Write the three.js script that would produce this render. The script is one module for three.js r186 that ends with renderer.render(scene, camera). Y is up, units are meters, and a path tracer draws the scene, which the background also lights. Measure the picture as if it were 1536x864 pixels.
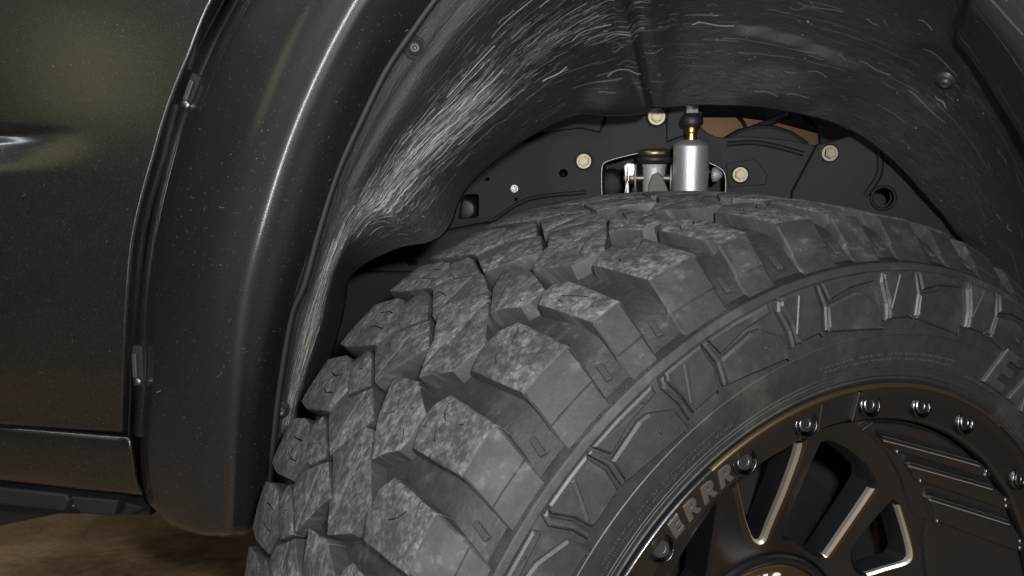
import * as THREE from 'three';
import { mergeGeometries, mergeVertices, toCreasedNormals } from 'three/addons/utils/BufferGeometryUtils.js';
import { RoundedBoxGeometry } from 'three/addons/geometries/RoundedBoxGeometry.js';
import { FontLoader } from 'three/addons/loaders/FontLoader.js';
import { TextGeometry } from 'three/addons/geometries/TextGeometry.js';
import { RectAreaLightUniformsLib } from 'three/addons/lights/RectAreaLightUniformsLib.js';

// ---------------------------------------------------------------- camera, lamps, exposure
const V = (x, y, z) => new THREE.Vector3(x, y, z);
const rad = Math.PI / 180;
const FOCAL = 1390.8;                                    // in pixels of a 1536 x 864 picture
const PITCH = 8.78 * rad, YAW = 10 * rad;
const WHEEL_C = V(0.2643, -0.3423, -0.7336);             // wheel face centre, seen from the camera
const WHEEL_N = V(0.45574, -0.13582, 0.87969);           // wheel axis, seen from the camera
const hb = V(0, -Math.sin(PITCH), Math.cos(PITCH));
const rowX = V(Math.cos(YAW), 0, 0).addScaledVector(hb, Math.sin(YAW));
const rowY = V(0, Math.cos(PITCH), Math.sin(PITCH));
const rowZ = V(-Math.sin(YAW), 0, 0).addScaledVector(hb, Math.cos(YAW));
const toWorldDir = (v) => V(rowX.dot(v), rowY.dot(v), rowZ.dot(v));
const TYRE_MID = WHEEL_C.clone().addScaledVector(WHEEL_N, -0.19);
const camPos = toWorldDir(TYRE_MID).negate().add(V(0, 0.408, 0));   // origin: the floor under the tyre's middle
const scene = new THREE.Scene();
scene.background = new THREE.Color().setRGB(0.006, 0.0058, 0.0055);
const camera = new THREE.PerspectiveCamera(2 * Math.atan(432 / FOCAL) / rad, 16 / 9, 0.02, 60);
camera.position.copy(camPos);
camera.quaternion.setFromRotationMatrix(new THREE.Matrix4().set(
  rowX.x, rowX.y, rowX.z, 0, rowY.x, rowY.y, rowY.z, 0, rowZ.x, rowZ.y, rowZ.z, 0, 0, 0, 0, 1));
camera.updateMatrixWorld(true);
const renderer = new THREE.WebGLRenderer({ antialias: true });
renderer.toneMapping = THREE.LinearToneMapping;
renderer.toneMappingExposure = 1.0;
renderer.shadowMap.enabled = true;
RectAreaLightUniformsLib.init();

function tag(o, label, category, kind, group) {
  if (label) o.userData.label = label;
  if (category) o.userData.category = category;
  if (kind) o.userData.kind = kind;
  if (group) o.userData.group = group;
  return o;
}
const glow = (r, g, b, s) => new THREE.MeshStandardMaterial({ color: 0x222222, emissive: new THREE.Color().setRGB(r, g, b), emissiveIntensity: s });
const lampHousing = new THREE.MeshStandardMaterial({ color: 0x141414, roughness: 0.6 });
function areaLamp(name, label, pos, target, w, h, rgb, power, seen) {
  const g = new THREE.Group(); g.name = name; tag(g, label, 'lamp'); g.position.copy(pos); g.lookAt(target); scene.add(g);
  const box = new THREE.Mesh(new RoundedBoxGeometry(w + 0.02, h + 0.02, 0.03, 2, 0.005), lampHousing); box.name = 'housing'; box.position.z = -0.018; g.add(box);
  const face = new THREE.Mesh(new THREE.PlaneGeometry(w, h), glow(...rgb, seen)); face.name = 'diffuser'; g.add(face);
  const l = new THREE.RectAreaLight(new THREE.Color().setRGB(...rgb), power, w, h); l.name = 'light'; l.position.z = 0.004; l.rotation.y = Math.PI; g.add(l);
  return g;
}
const camLocal = (x, y, z) => toWorldDir(V(x, y, z)).add(camPos);
// hand-held lamp beside the lens: the hard frontal light of the picture
areaLamp('work_lamp', 'small hand-held work lamp facing the wheel', camLocal(0.075, 0.08, 0.05), V(-0.05, 0.76, 0), 0.045, 0.035, [1, 0.99, 0.985], 2250, 20);
// tube on the ceiling behind the photographer
areaLamp('tube_lamp', 'long ceiling tube lamp above the front of the truck', V(-1.1, 2.3, 1.3), V(-0.9, 0.9, 0.0), 2.6, 0.06, [0.9, 0.97, 1], 45, 8);
areaLamp('ceiling_lamp', 'warm ceiling lamp beside the door of the truck', V(-1.6, 1.3, 1.5), V(-0.6, 1.0, 0), 0.25, 0.45, [1, 0.9, 0.5], 0.9, 0.9);
// upright inspection tube at the photographer's left: the long cool highlight on the flare
areaLamp('inspection_lamp', 'upright cool inspection tube lamp left of the wheel', V(-0.42, 0.8, 0.98), V(-0.36, 0.8, 0), 0.045, 0.62, [0.93, 0.96, 1], 36, 30);
areaLamp('floor_lamp', 'warm lamp on the far side of the truck', V(-0.1, 0.5, -2.7), V(0.1, 0.9, -3.15), 0.2, 0.2, [1, 0.78, 0.55], 13, 5);

// ---------------------------------------------------------------- helpers
let seed = 20241;
const rnd = () => { seed = (seed * 1664525 + 1013904223) >>> 0; return seed / 4294967296; };
const rr = (a, b) => a + (b - a) * rnd();
const clamp = (x, a = 0, b = 1) => Math.min(b, Math.max(a, x));
const lerp = (a, b, t) => a + (b - a) * t;
const smooth = (a, b, x) => { const t = clamp((x - a) / (b - a)); return t * t * (3 - 2 * t); };
function rayOf(px, py) { return V((px - 768) / FOCAL, -(py - 432) / FOCAL, -1); }
function W(px, py, z) {                                   // a photo pixel on the upright plane z (metres outward from the tyre's middle)
  const d = toWorldDir(rayOf(px, py)); return camPos.clone().addScaledVector(d, (z - camPos.z) / d.z);
}
const wu = V(0, 1, 0).cross(WHEEL_N).normalize(), wv = WHEEL_N.clone().cross(wu);
function wheelHit(px, py, a) {                            // a photo pixel on the wheel plane at axial offset a -> x, y in the wheel
  const d = rayOf(px, py), t = (WHEEL_C.dot(WHEEL_N) + a) / d.dot(WHEEL_N), p = d.multiplyScalar(t).sub(WHEEL_C);
  return [p.dot(wu), p.dot(wv)];
}
const coneA = (r) => -0.014 - 0.086 * clamp((0.242 - r) / 0.146, 0, 1);
function coneHit(px, py) { let a = -0.04, q; for (let i = 0; i < 30; i++) { q = wheelHit(px, py, a); a = lerp(a, coneA(Math.hypot(q[0], q[1])), 0.7); } return q; }
const names = {};
function mesh(name, geo, mat, parent) {
  const m = new THREE.Mesh(geo, mat); m.name = name; m.castShadow = m.receiveShadow = true; (parent || scene).add(m); return m;
}
function group(name) { const g = new THREE.Group(); g.name = name; scene.add(g); return g; }
// noise
function hash2(x, y, s) { let h = (x * 374761393 + y * 668265263 + s * 1274126177) | 0; h = Math.imul(h ^ (h >>> 13), 1274126177); return ((h ^ (h >>> 16)) >>> 0) / 4294967296; }
function vnoise(x, y, per, s) {                           // tileable value noise
  const xi = Math.floor(x), yi = Math.floor(y), fx = x - xi, fy = y - yi, u = fx * fx * (3 - 2 * fx), v = fy * fy * (3 - 2 * fy), m = (k) => ((k % per) + per) % per;
  const a = hash2(m(xi), m(yi), s), b = hash2(m(xi + 1), m(yi), s), c = hash2(m(xi), m(yi + 1), s), d = hash2(m(xi + 1), m(yi + 1), s);
  return lerp(lerp(a, b, u), lerp(c, d, u), v);
}
function fbm(x, y, per, oct, s) { let f = 0, w = 0.5, n = 0; for (let i = 0; i < oct; i++) { f += w * vnoise(x, y, per, s + i); n += w; x *= 2; y *= 2; per *= 2; w *= 0.55; } return f / n; }
const jitter = (q) => (rnd() - 0.5) * q;
const toS = (l) => 255 * (l <= 0.0031308 ? 12.92 * l : 1.055 * Math.pow(l, 1 / 2.4) - 0.055);
function dataTex(w, h, fn, colour, rep = 1) {
  const d = new Uint8Array(w * h * 4);
  for (let y = 0; y < h; y++) for (let x = 0; x < w; x++) {
    const c = fn(x / w, y / h, x, y), o = (y * w + x) * 4;
    if (colour) { d[o] = clamp(toS(c[0]), 0, 255); d[o + 1] = clamp(toS(c[1]), 0, 255); d[o + 2] = clamp(toS(c[2]), 0, 255); } else d[o] = d[o + 1] = d[o + 2] = clamp(c * 255, 0, 255);
    d[o + 3] = 255;
  }
  const t = new THREE.DataTexture(d, w, h, THREE.RGBAFormat); t.wrapS = t.wrapT = THREE.RepeatWrapping; t.magFilter = THREE.LinearFilter; t.minFilter = THREE.LinearMipmapLinearFilter; t.generateMipmaps = true;
  if (colour) t.colorSpace = THREE.SRGBColorSpace;
  t.repeat.set(rep, rep); t.needsUpdate = true; return t;
}
function canvasTex(w, h, draw, colour = true, rep = [1, 1]) {
  const c = document.createElement('canvas'); c.width = w; c.height = h; const g = c.getContext('2d'); draw(g, w, h);
  const t = new THREE.CanvasTexture(c); t.wrapS = t.wrapT = THREE.RepeatWrapping; if (colour) t.colorSpace = THREE.SRGBColorSpace; t.repeat.set(...rep); return t;
}
const grey = (v, w = 0) => [v * (1 + w), v, v * (1 - w)];

// ---------------------------------------------------------------- textures (uv in metres)
// worn tread faces: pale scuffed dust grain on dark rubber, tile 0.16 m
const texTop = dataTex(512, 512, (u, v) => {
  const a = fbm(u * 26, v * 26, 26, 4, 3), b = fbm(u * 70, v * 70, 70, 3, 11), c = fbm(u * 5, v * 5, 5, 3, 23);
  const k = smooth(0.36, 0.74, a * 0.5 + b * 0.35 + c * 0.2), pale = smooth(0.55, 0.72, b * 0.6 + a * 0.4);
  return grey(0.021 + 0.056 * k * (0.4 + 1.1 * c) + 0.04 * pale * smooth(0.35, 0.65, c), 0.03);
}, true, 6);
const bumpTop = dataTex(512, 512, (u, v) => 0.55 * fbm(u * 26, v * 26, 26, 4, 3) + 0.45 * fbm(u * 80, v * 80, 80, 3, 41), false, 6);
const texSide = dataTex(512, 512, (u, v) => {
  const a = fbm(u * 9, v * 9, 9, 5, 51), b = fbm(u * 40, v * 40, 40, 3, 61), sp = hash2(Math.floor(u * 512), Math.floor(v * 512), 5) > 0.9985 ? 0.05 : 0;
  return grey(0.0105 + 0.014 * smooth(0.4, 0.7, a) + 0.011 * b + 0.02 * smooth(0.6, 0.75, b) * smooth(0.45, 0.6, a) + sp, 0.02);
}, true, 5);
const bumpFine = dataTex(512, 512, (u, v) => 0.6 * fbm(u * 12, v * 12, 12, 4, 71) + 0.4 * fbm(u * 90, v * 90, 90, 2, 81), false, 6);
// sidewall rubber with brown dust patches
const texWall = dataTex(1024, 1024, (u, v) => {
  const a = fbm(u * 7, v * 7, 7, 5, 91), b = fbm(u * 50, v * 50, 50, 3, 101), d = smooth(0.5, 0.72, a) * (0.5 + b);
  return [0.0135 + 0.011 * b + 0.013 * d, 0.0132 + 0.0108 * b + 0.0105 * d, 0.0128 + 0.0104 * b + 0.0082 * d];
}, true, 3);
function specks(base, n, long, w = 1024, h = 1024, pale = '#b9b6ae', grain = 0.22, patch = 0.34) {   // moulded plastic / paint with stone-dust specks and short scratches
  return canvasTex(w, h, (g) => {
    const im = g.createImageData(w, h);
    for (let y = 0; y < h; y++) for (let x = 0; x < w; x++) {
      const f = fbm(x / w * 6, y / h * 6, 6, 4, 7), q = hash2(x, y, 9), k = 0.86 + patch * (f - 0.5) + grain * (q - 0.5) + (grain > 0.5 && q > 0.985 ? 1.5 : 0), o = (y * w + x) * 4;
      for (let i = 0; i < 3; i++) im.data[o + i] = clamp(toS(base[i] * k), 0, 255); im.data[o + 3] = 255;
    }
    g.putImageData(im, 0, 0); g.strokeStyle = pale; g.fillStyle = pale; g.lineCap = 'round';
    for (let i = 0; i < n; i++) {
      const x = rnd() * w, y = rnd() * h; g.globalAlpha = rr(0.12, 0.6) * (rnd() > 0.92 ? 1.5 : 0.8);
      if (rnd() < long) { const a = rr(-0.5, 2.2), l = rr(1, 4) * (rnd() < 0.1 ? 2.5 : 1); g.lineWidth = rr(0.6, 1.2); g.beginPath(); g.moveTo(x, y); g.quadraticCurveTo(x + Math.cos(a) * l, y + Math.sin(a) * l, x + Math.cos(a + 0.4) * l * 1.9, y + Math.sin(a + 0.4) * l * 1.9); g.stroke(); }
      else { g.beginPath(); g.arc(x, y, rr(0.4, 1.1), 0, 7); g.fill(); }
    }
    g.globalAlpha = 1;
  }, true, [2.4, 2.4]);
}
const texFlare = specks([0.0072, 0.0072, 0.0079], 3600, 0.25);
const texPaint = specks([0.0225, 0.021, 0.0185], 3400, 0.08, 1024, 1024, '#d8d2c2', 1.4);
const texFrame = specks([0.0038, 0.0037, 0.0036], 2600, 0.2, 1024, 1024, '#6a665e', 0.4, 2.6);
// liner: u along the arch (2.6 m), v from the lip (0) to the inner edge (1)
const LU = 2048, LV = 1024;
const texLiner = canvasTex(LU, LV, (g, w, h) => {
  const im = g.createImageData(w, h);
  for (let y = 0; y < h; y++) for (let x = 0; x < w; x++) {
    const f = fbm(x / w * 24, y / h * 10, 24, 4, 17), st = fbm(x / w * 40, y / h * 120, 120, 3, 27), q = hash2(x, y, 19), k = 0.62 + 0.7 * (f - 0.3) + 0.14 * (st - 0.5) + 0.4 * (q - 0.5), o = (y * w + x) * 4;
    im.data[o] = clamp(toS(0.0155 * k), 0, 255); im.data[o + 1] = clamp(toS(0.0155 * k), 0, 255); im.data[o + 2] = clamp(toS(0.0175 * k), 0, 255); im.data[o + 3] = 255;
  }
  g.putImageData(im, 0, 0); g.lineCap = 'round';
  const cols = ['#a6a39b', '#bab6ac', '#8d8b86', '#d0ccc2', '#aea594', '#7d7c79', '#9a9894'];
  const stroke = (x, yy, l, lw, al, wob) => { const y = h - yy;
    g.globalAlpha = al; g.lineWidth = lw; g.strokeStyle = cols[Math.floor(rnd() * cols.length)]; g.beginPath(); g.moveTo(x, y); const p = rnd() * 9, s = rr(-0.05, 0.05);
    for (let k = 1; k <= 6; k++) { const t = k / 6; g.lineTo(x + l * t, y + s * l * t + wob * Math.sin(p + t * 4)); } g.stroke();
  };
  // mud flung along the arch: dense on the rear half, thinning to the top
  const where = () => {
    for (;;) {
      const x = rr(0.03, 0.66), den = x < 0.46 ? 1 : x < 0.56 ? 0.5 : 0.14; if (rnd() > den) continue;
      const lo = x < 0.2 ? 0.34 : lerp(0.34, 0.46, smooth(0.2, 0.5, x)), hi = x < 0.225 ? 0.74 : lerp(0.95, 0.9, smooth(0.24, 0.5, x));
      const t = lerp(rnd(), (rnd() + rnd()) / 2, 0.55) + jitter(0.15); if (t < 0 || t > 1) continue; return [x, lerp(lo, hi, t)];
    }
  };
  for (let i = 0; i < 150; i++) { const [x, y] = where(); stroke(x * w, y * h, rr(30, 120), rr(8, 26), rr(0.03, 0.10), rr(0, 10)); }      // thin dusty film in smears
  for (let i = 0; i < 4200; i++) { const [x, y] = where(); stroke(x * w, y * h, rr(3, 40), rr(1, 3.4), rr(0.08, 0.5), rr(0, 4)); }
  for (let i = 0; i < 300; i++) { const [x, y] = where(); stroke(x * w, y * h, rr(20, 110), rr(1.8, 4.6), rr(0.3, 0.9), rr(0, 9)); }
  for (let i = 0; i < 420; i++) stroke(rr(0.46, 0.95) * w, rr(0.3, 0.95) * h, rr(6, 110) * (rnd() < 0.3 ? 1.3 : 0.5), rr(1, 3), rr(0.08, 0.45), rr(0, 5));
  g.fillStyle = '#c9c5ba';
  for (let i = 0; i < 5200; i++) { const x = rnd() * w, y = rnd() * h; if (vnoise(x / 90, y / 60, 64, 77) < rnd() * 0.9) continue; const big = rnd() < 0.06; g.globalAlpha = rr(0.08, big ? 0.7 : 0.45); g.beginPath(); g.ellipse(x, y, rr(0.4, 1.0) * (big ? 1.7 : 1), rr(0.7, 1.9) * (big ? 1.6 : 1), rr(-0.4, 0.4), 0, 7); g.fill(); }
  g.globalAlpha = 1;
});
const bumpLiner = dataTex(1024, 512, (u, v) => 0.6 * fbm(u * 90, v * 70, 90, 4, 33) + 0.4 * fbm(u * 14, v * 14, 14, 3, 37), false, 1);
bumpLiner.repeat.set(2, 2);
const texFloor = dataTex(1024, 1024, (u, v) => {
  const a = fbm(u * 5, v * 5, 5, 6, 111), b = fbm(u * 60, v * 60, 60, 3, 121), d = smooth(0.48, 0.62, a), s = smooth(0.52, 0.58, fbm(u * 11, v * 11, 11, 4, 131));
  const k = 0.75 + 0.3 * d + 0.3 * (b - 0.5) - 0.14 * s;
  return [0.42 * k, 0.265 * k, 0.14 * k];
}, true, 0.8);
const bumpFloor = dataTex(512, 512, (u, v) => fbm(u * 20, v * 20, 20, 5, 141), false, 2);

// ---------------------------------------------------------------- materials
const std = (o) => new THREE.MeshStandardMaterial({ side: THREE.DoubleSide, ...o });
const phy = (o) => new THREE.MeshPhysicalMaterial({ side: THREE.DoubleSide, ...o });
const lin = (r, g, b) => new THREE.Color().setRGB(r, g, b);
const M = {
  top: std({ map: texTop, bumpMap: bumpTop, bumpScale: 0.0009, roughness: 0.82 }),
  side: std({ map: texSide, bumpMap: bumpFine, bumpScale: 0.0003, roughness: 0.68 }),
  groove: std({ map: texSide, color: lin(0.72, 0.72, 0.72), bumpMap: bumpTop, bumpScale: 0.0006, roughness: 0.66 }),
  wall: std({ map: texWall, bumpMap: bumpFine, bumpScale: 0.00025, roughness: 0.56 }),
  flare: phy({ map: texFlare, bumpMap: bumpFine, bumpScale: 0.00012, roughness: 0.5, specularIntensity: 0.55, clearcoat: 0.85, clearcoatRoughness: 0.19 }),
  paint: phy({ map: texPaint, roughness: 0.36, metalness: 0.6, clearcoat: 1, clearcoatRoughness: 0.22 }),
  trim: std({ color: lin(0.003, 0.003, 0.0032), roughness: 0.62 }),
  liner: std({ map: texLiner, bumpMap: bumpLiner, bumpScale: 0.0011, roughness: 0.68 }),
  frame: std({ map: texFrame, bumpMap: bumpFine, bumpScale: 0.0002, roughness: 0.7 }),
  dark: std({ color: lin(0.008, 0.008, 0.008), roughness: 0.7 }),
  zinc: std({ color: lin(0.19, 0.17, 0.13), metalness: 1, roughness: 0.48 }),
  steel: std({ color: lin(0.5, 0.51, 0.52), metalness: 0.75, roughness: 0.42, bumpMap: bumpFine, bumpScale: 0.0002 }),
  brass: std({ color: lin(0.62, 0.4, 0.14), metalness: 1, roughness: 0.3 }),
  rubber: std({ color: lin(0.012, 0.012, 0.012), roughness: 0.5 }),
  rim: phy({ color: lin(0.0062, 0.0067, 0.0075), roughness: 0.42, clearcoat: 0.35, clearcoatRoughness: 0.2, bumpMap: bumpFine, bumpScale: 0.0001 }),
  ring: phy({ color: lin(0.0068, 0.007, 0.0075), roughness: 0.36, clearcoat: 0.5, clearcoatRoughness: 0.14, bumpMap: bumpFine, bumpScale: 0.0002 }),
  cut: std({ color: lin(0.78, 0.75, 0.7), metalness: 1, roughness: 0.5 }),
  cup: std({ color: lin(0.1, 0.095, 0.09), metalness: 1, roughness: 0.26 }),
  letter: std({ color: lin(0.22, 0.21, 0.2), metalness: 0.8, roughness: 0.3 }),
  land: std({ color: lin(0.2, 0.165, 0.125), metalness: 1, roughness: 0.42 }),
  cast: std({ color: lin(0.42, 0.42, 0.41), metalness: 0.45, roughness: 0.42, bumpMap: bumpFine, bumpScale: 0.0003 }),
  head: std({ color: lin(0.2, 0.19, 0.18), metalness: 1, roughness: 0.4 }),
  bronze: std({ color: lin(0.36, 0.27, 0.16), metalness: 1, roughness: 0.42 }),
  white: std({ color: lin(0.75, 0.75, 0.78), roughness: 0.4 }),
  pin: std({ color: lin(0.03, 0.028, 0.027), roughness: 0.45 }),
  floor: std({ map: texFloor, bumpMap: bumpFloor, bumpScale: 0.004, roughness: 0.75 }),
};

// ---------------------------------------------------------------- setting
{
  const f = mesh('floor', new THREE.PlaneGeometry(24, 24).rotateX(-Math.PI / 2), M.floor); uvMetres(f.geometry, 0, 2); tag(f, 'brown stained concrete floor under the truck', 'floor', 'structure');
  const wgeo = new THREE.BoxGeometry(10, 3.2, 0.1); wgeo.translate(0, 1.6, -3.2);
  tag(mesh('back_wall', wgeo, std({ color: lin(0.26, 0.19, 0.13), roughness: 0.8, bumpMap: bumpFloor, bumpScale: 0.002 })), 'plain brown wall far behind the truck', 'wall', 'structure');
}
function uvMetres(g, i, j) {
  const p = g.attributes.position, u = new Float32Array(p.count * 2);
  for (let k = 0; k < p.count; k++) { u[2 * k] = p.getComponent(k, i); u[2 * k + 1] = p.getComponent(k, j); }
  g.setAttribute('uv', new THREE.BufferAttribute(u, 2)); return g;
}

// ---------------------------------------------------------------- lofted panels
function cr(p0, p1, p2, p3, t) { return p0.clone().multiplyScalar(-0.5 * t + t * t - 0.5 * t * t * t).addScaledVector(p1, 1 - 2.5 * t * t + 1.5 * t * t * t).addScaledVector(p2, 0.5 * t + 2 * t * t - 1.5 * t * t * t).addScaledVector(p3, -0.5 * t * t + 0.5 * t * t * t); }
function resample(pts, n) { // n points a span
  const out = []; for (let i = 0; i < pts.length - 1; i++) for (let k = 0; k < n; k++) out.push(cr(pts[Math.max(i - 1, 0)], pts[i], pts[i + 1], pts[Math.min(i + 2, pts.length - 1)], k / n));
  out.push(pts[pts.length - 1].clone()); return out;
}
function gridGeo(rows, bump, uvScale) {                   // rows of Vector3; uv = length along the middle row / column, in metres or 0..1
  const n = rows.length, m = rows[0].length, pos = [], uv = [], idx = [];
  let al = [0]; const mid = Math.floor(m / 2); for (let i = 1; i < n; i++) al.push(al[i - 1] + rows[i][mid].distanceTo(rows[i - 1][mid]));
  for (let i = 0; i < n; i++) { let c = 0; for (let j = 0; j < m; j++) { if (j) c += rows[i][j].distanceTo(rows[i][j - 1]); const p = rows[i][j]; pos.push(p.x, p.y, p.z); uv.push(...(uvScale ? [i / (n - 1), j / (m - 1)] : [al[i], c])); } }
  for (let i = 0; i < n - 1; i++) for (let j = 0; j < m - 1; j++) { const a = i * m + j; idx.push(a, a + 1, a + m, a + 1, a + m + 1, a + m); }
  const g = new THREE.BufferGeometry(); g.setAttribute('position', new THREE.Float32BufferAttribute(pos, 3)); g.setAttribute('uv', new THREE.Float32BufferAttribute(uv, 2)); g.setIndex(idx); g.computeVertexNormals();
  if (bump) {
    const N = g.attributes.normal, P = g.attributes.position;
    for (let i = 0; i < n; i++) for (let j = 0; j < m; j++) { const k = i * m + j, d = bump(i / (n - 1), j / (m - 1), i, j); P.setXYZ(k, P.getX(k) + N.getX(k) * d, P.getY(k) + N.getY(k) * d, P.getZ(k) + N.getZ(k) * d); }
    g.computeVertexNormals();
  }
  return g;
}
function loft(stations, nu, nv, bump, uvScale) {
  const rows = stations.map((s) => resample(s.map((p) => (p.isVector3 ? p : W(...p))), nv));
  const cols = []; for (let j = 0; j < rows[0].length; j++) cols.push(resample(rows.map((r) => r[j]), nu));
  const out = []; for (let i = 0; i < cols[0].length; i++) out.push(cols.map((c) => c[i]));
  const g = gridGeo(out, bump, uvScale); g.userData.rows = out.length; return g;
}
function nearest(g, px, py) {                             // the point of a panel seen at a photo pixel, with its outward normal
  const P = g.attributes.position, N = g.attributes.normal; let best = 1e9, k = 0; const inv = camera.matrixWorldInverse;
  for (let i = 0; i < P.count; i++) { const q = V(P.getX(i), P.getY(i), P.getZ(i)).applyMatrix4(inv), d = (768 - FOCAL * q.x / q.z - px) ** 2 + (432 + FOCAL * q.y / q.z - py) ** 2; if (d < best) { best = d; k = i; } }
  const p = V(P.getX(k), P.getY(k), P.getZ(k)), n = V(N.getX(k), N.getY(k), N.getZ(k)); if (n.dot(camPos.clone().sub(p)) < 0) n.negate(); return [p, n];
}
camera.matrixWorldInverse.copy(camera.matrixWorld).invert();
function aim(m, p, n) { m.position.copy(p); m.quaternion.setFromUnitVectors(V(0, 1, 0), n.clone().normalize()); return m; }
function lathe(pts, seg = 24) { return new THREE.LatheGeometry(pts.map(([r, y]) => new THREE.Vector2(r, y)), seg); }
function flat(g) { const q = toCreasedNormals(g.index ? g.toNonIndexed() : g, 0.6); return q; }
function extrudePx(outline, z, depth, holes = [], bevel = 0.002) { // an upright plate traced on plane z, its front face there
  const S = (l) => l.map(([x, y]) => { const p = W(x, y, z); return new THREE.Vector2(p.x, p.y); });
  const sh = new THREE.Shape(S(outline)); for (const h of holes) sh.holes.push(new THREE.Path(S(h)));
  const g = new THREE.ExtrudeGeometry(sh, { depth, bevelEnabled: bevel > 0, bevelSize: bevel, bevelThickness: bevel, bevelSegments: 2, curveSegments: 8 });
  g.translate(0, 0, z - depth - bevel); return g;
}
function subdivide(g, max) {                              // splits long edges, so that a bent plate stays smooth
  g = g.index ? g.toNonIndexed() : g; let P = Array.from(g.attributes.position.array), grp = g.groups.length ? g.groups : [{ start: 0, count: P.length / 3, materialIndex: 0 }];
  const tris = []; for (const q of grp) for (let i = q.start; i < q.start + q.count; i += 3) tris.push([q.materialIndex, ...[0, 1, 2].map((k) => P.slice((i + k) * 3, (i + k) * 3 + 3))]);
  const D = (a, b) => Math.hypot(a[0] - b[0], a[1] - b[1], a[2] - b[2]), Md = (a, b) => { const sw = a[0] + a[1] * 1.7 + a[2] * 2.3 > b[0] + b[1] * 1.7 + b[2] * 2.3; return sw ? [0, 1, 2].map((i) => (a[i] + b[i]) / 2) : [0, 1, 2].map((i) => (b[i] + a[i]) / 2); };
  const out = [], st = tris; let guard = 0;
  while (st.length && guard++ < 400000) {
    const [m, a, b, c] = st.pop(), ab = D(a, b), bc = D(b, c), ca = D(c, a), L = Math.max(ab, bc, ca);
    if (L <= max) { out.push([m, a, b, c]); continue; }
    if (L === ab) { const q = Md(a, b); st.push([m, a, q, c], [m, q, b, c]); } else if (L === bc) { const q = Md(b, c); st.push([m, a, b, q], [m, a, q, c]); } else { const q = Md(c, a); st.push([m, a, b, q], [m, q, b, c]); }
  }
  out.sort((x, y) => x[0] - y[0]); const pos = []; for (const t of out) for (let k = 1; k < 4; k++) pos.push(...t[k]);
  const r = new THREE.BufferGeometry(); r.setAttribute('position', new THREE.Float32BufferAttribute(pos, 3)); const uv = []; for (let i = 0; i < pos.length; i += 3) uv.push(pos[i], pos[i + 1] + pos[i + 2]); r.setAttribute('uv', new THREE.Float32BufferAttribute(uv, 2)); return r;
}
const circ = (x, y, rx, ry = rx, n = 18) => [...Array(n)].map((_, i) => [x + rx * Math.cos(i / n * 2 * Math.PI), y + ry * Math.sin(i / n * 2 * Math.PI)]);

// ---------------------------------------------------------------- the truck
const truck = group('pickup_truck'); tag(truck, 'dark grey pickup truck side with black flare and mud-streaked wheel arch', 'truck');
{ // door: crease shelf fading towards the wheel
  const edge = [[430, -220], [372, -110], [315, 0], [280, 85], [250, 160], [227, 240], [210, 300], [197, 360], [190, 430], [185, 520], [182, 600], [181, 649]];
  const ys = []; for (let y = -220; y <= 649; y += 6) ys.push(y); ys.push(649);
  const rows = ys.map((y) => {
    let i = 0; while (i < edge.length - 2 && edge[i + 1][1] < y) i++;
    const t = (y - edge[i][1]) / (edge[i + 1][1] - edge[i][1]), xe = cr(V(...edge[Math.max(i - 1, 0)], 0), V(...edge[i], 0), V(...edge[i + 1], 0), V(...edge[Math.min(i + 2, edge.length - 1)], 0), t).x;
    const r = [];
    for (let k = 0; k <= 44; k++) {
      const f = k / 44, x = -420 + (xe + 420) * (1 - (1 - f) ** 1.6), fade = 1 - smooth(-160, 190, x);
      const shelf = 0.016 * smooth(196, 262, y) * fade, lipn = -0.006 * Math.exp(-(((y - 203) / 7) ** 2)) * (1 - smooth(-60, 120, x));
      const yb = y < 640 ? y - (1 - (x + 420) / 600) * 8 * smooth(560, 640, y) * 1.0 : y - (1 - clamp((x + 420) / 600)) * 30;
      const curve = -0.010 * ((y - 330) / 300) ** 2 - 0.012 * smooth(500, 649, y) ** 2;
      r.push(W(x, y < 560 ? y : lerp(y, y + (x - 181) * 0.075, smooth(560, 640, y)), 0.022 + shelf + lipn + curve));
    }
    const e = r[r.length - 1]; r.push(e.clone().add(V(0.003, 0, -0.002)), e.clone().add(V(0.004, 0, -0.02)));
    return r;
  });
  const last = rows[rows.length - 1]; rows.push(last.map((p) => p.clone().add(V(0, -0.002, -0.004))), last.map((p) => p.clone().add(V(0, -0.002, -0.03))));
  mesh('door', gridGeo(rows), M.paint, truck);
}
const sealL = [[430, -220], [372, -110], [318, 0], [283, 85], [253, 160], [230, 240], [213, 300], [200, 360], [193, 430], [188, 520], [185, 600], [184, 652]];
const sealR = [[446, -220], [390, -110], [335, 0], [296, 74], [267, 142], [242, 215], [225, 290], [212, 360], [204, 430], [197, 520], [194, 600], [192, 654]];
mesh('door_seal', loft(sealL.map((p, i) => { const q = sealR[i]; return [[...p, -0.03], [lerp(p[0], q[0], 0.25), lerp(p[1], q[1], 0.25), -0.034], [lerp(p[0], q[0], 0.8), lerp(p[1], q[1], 0.8), -0.03], [...q, 0.005], [q[0] + 2, q[1], 0.004], [q[0] + 4, q[1], -0.01]]; }), 6, 3), M.trim, truck);
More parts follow.
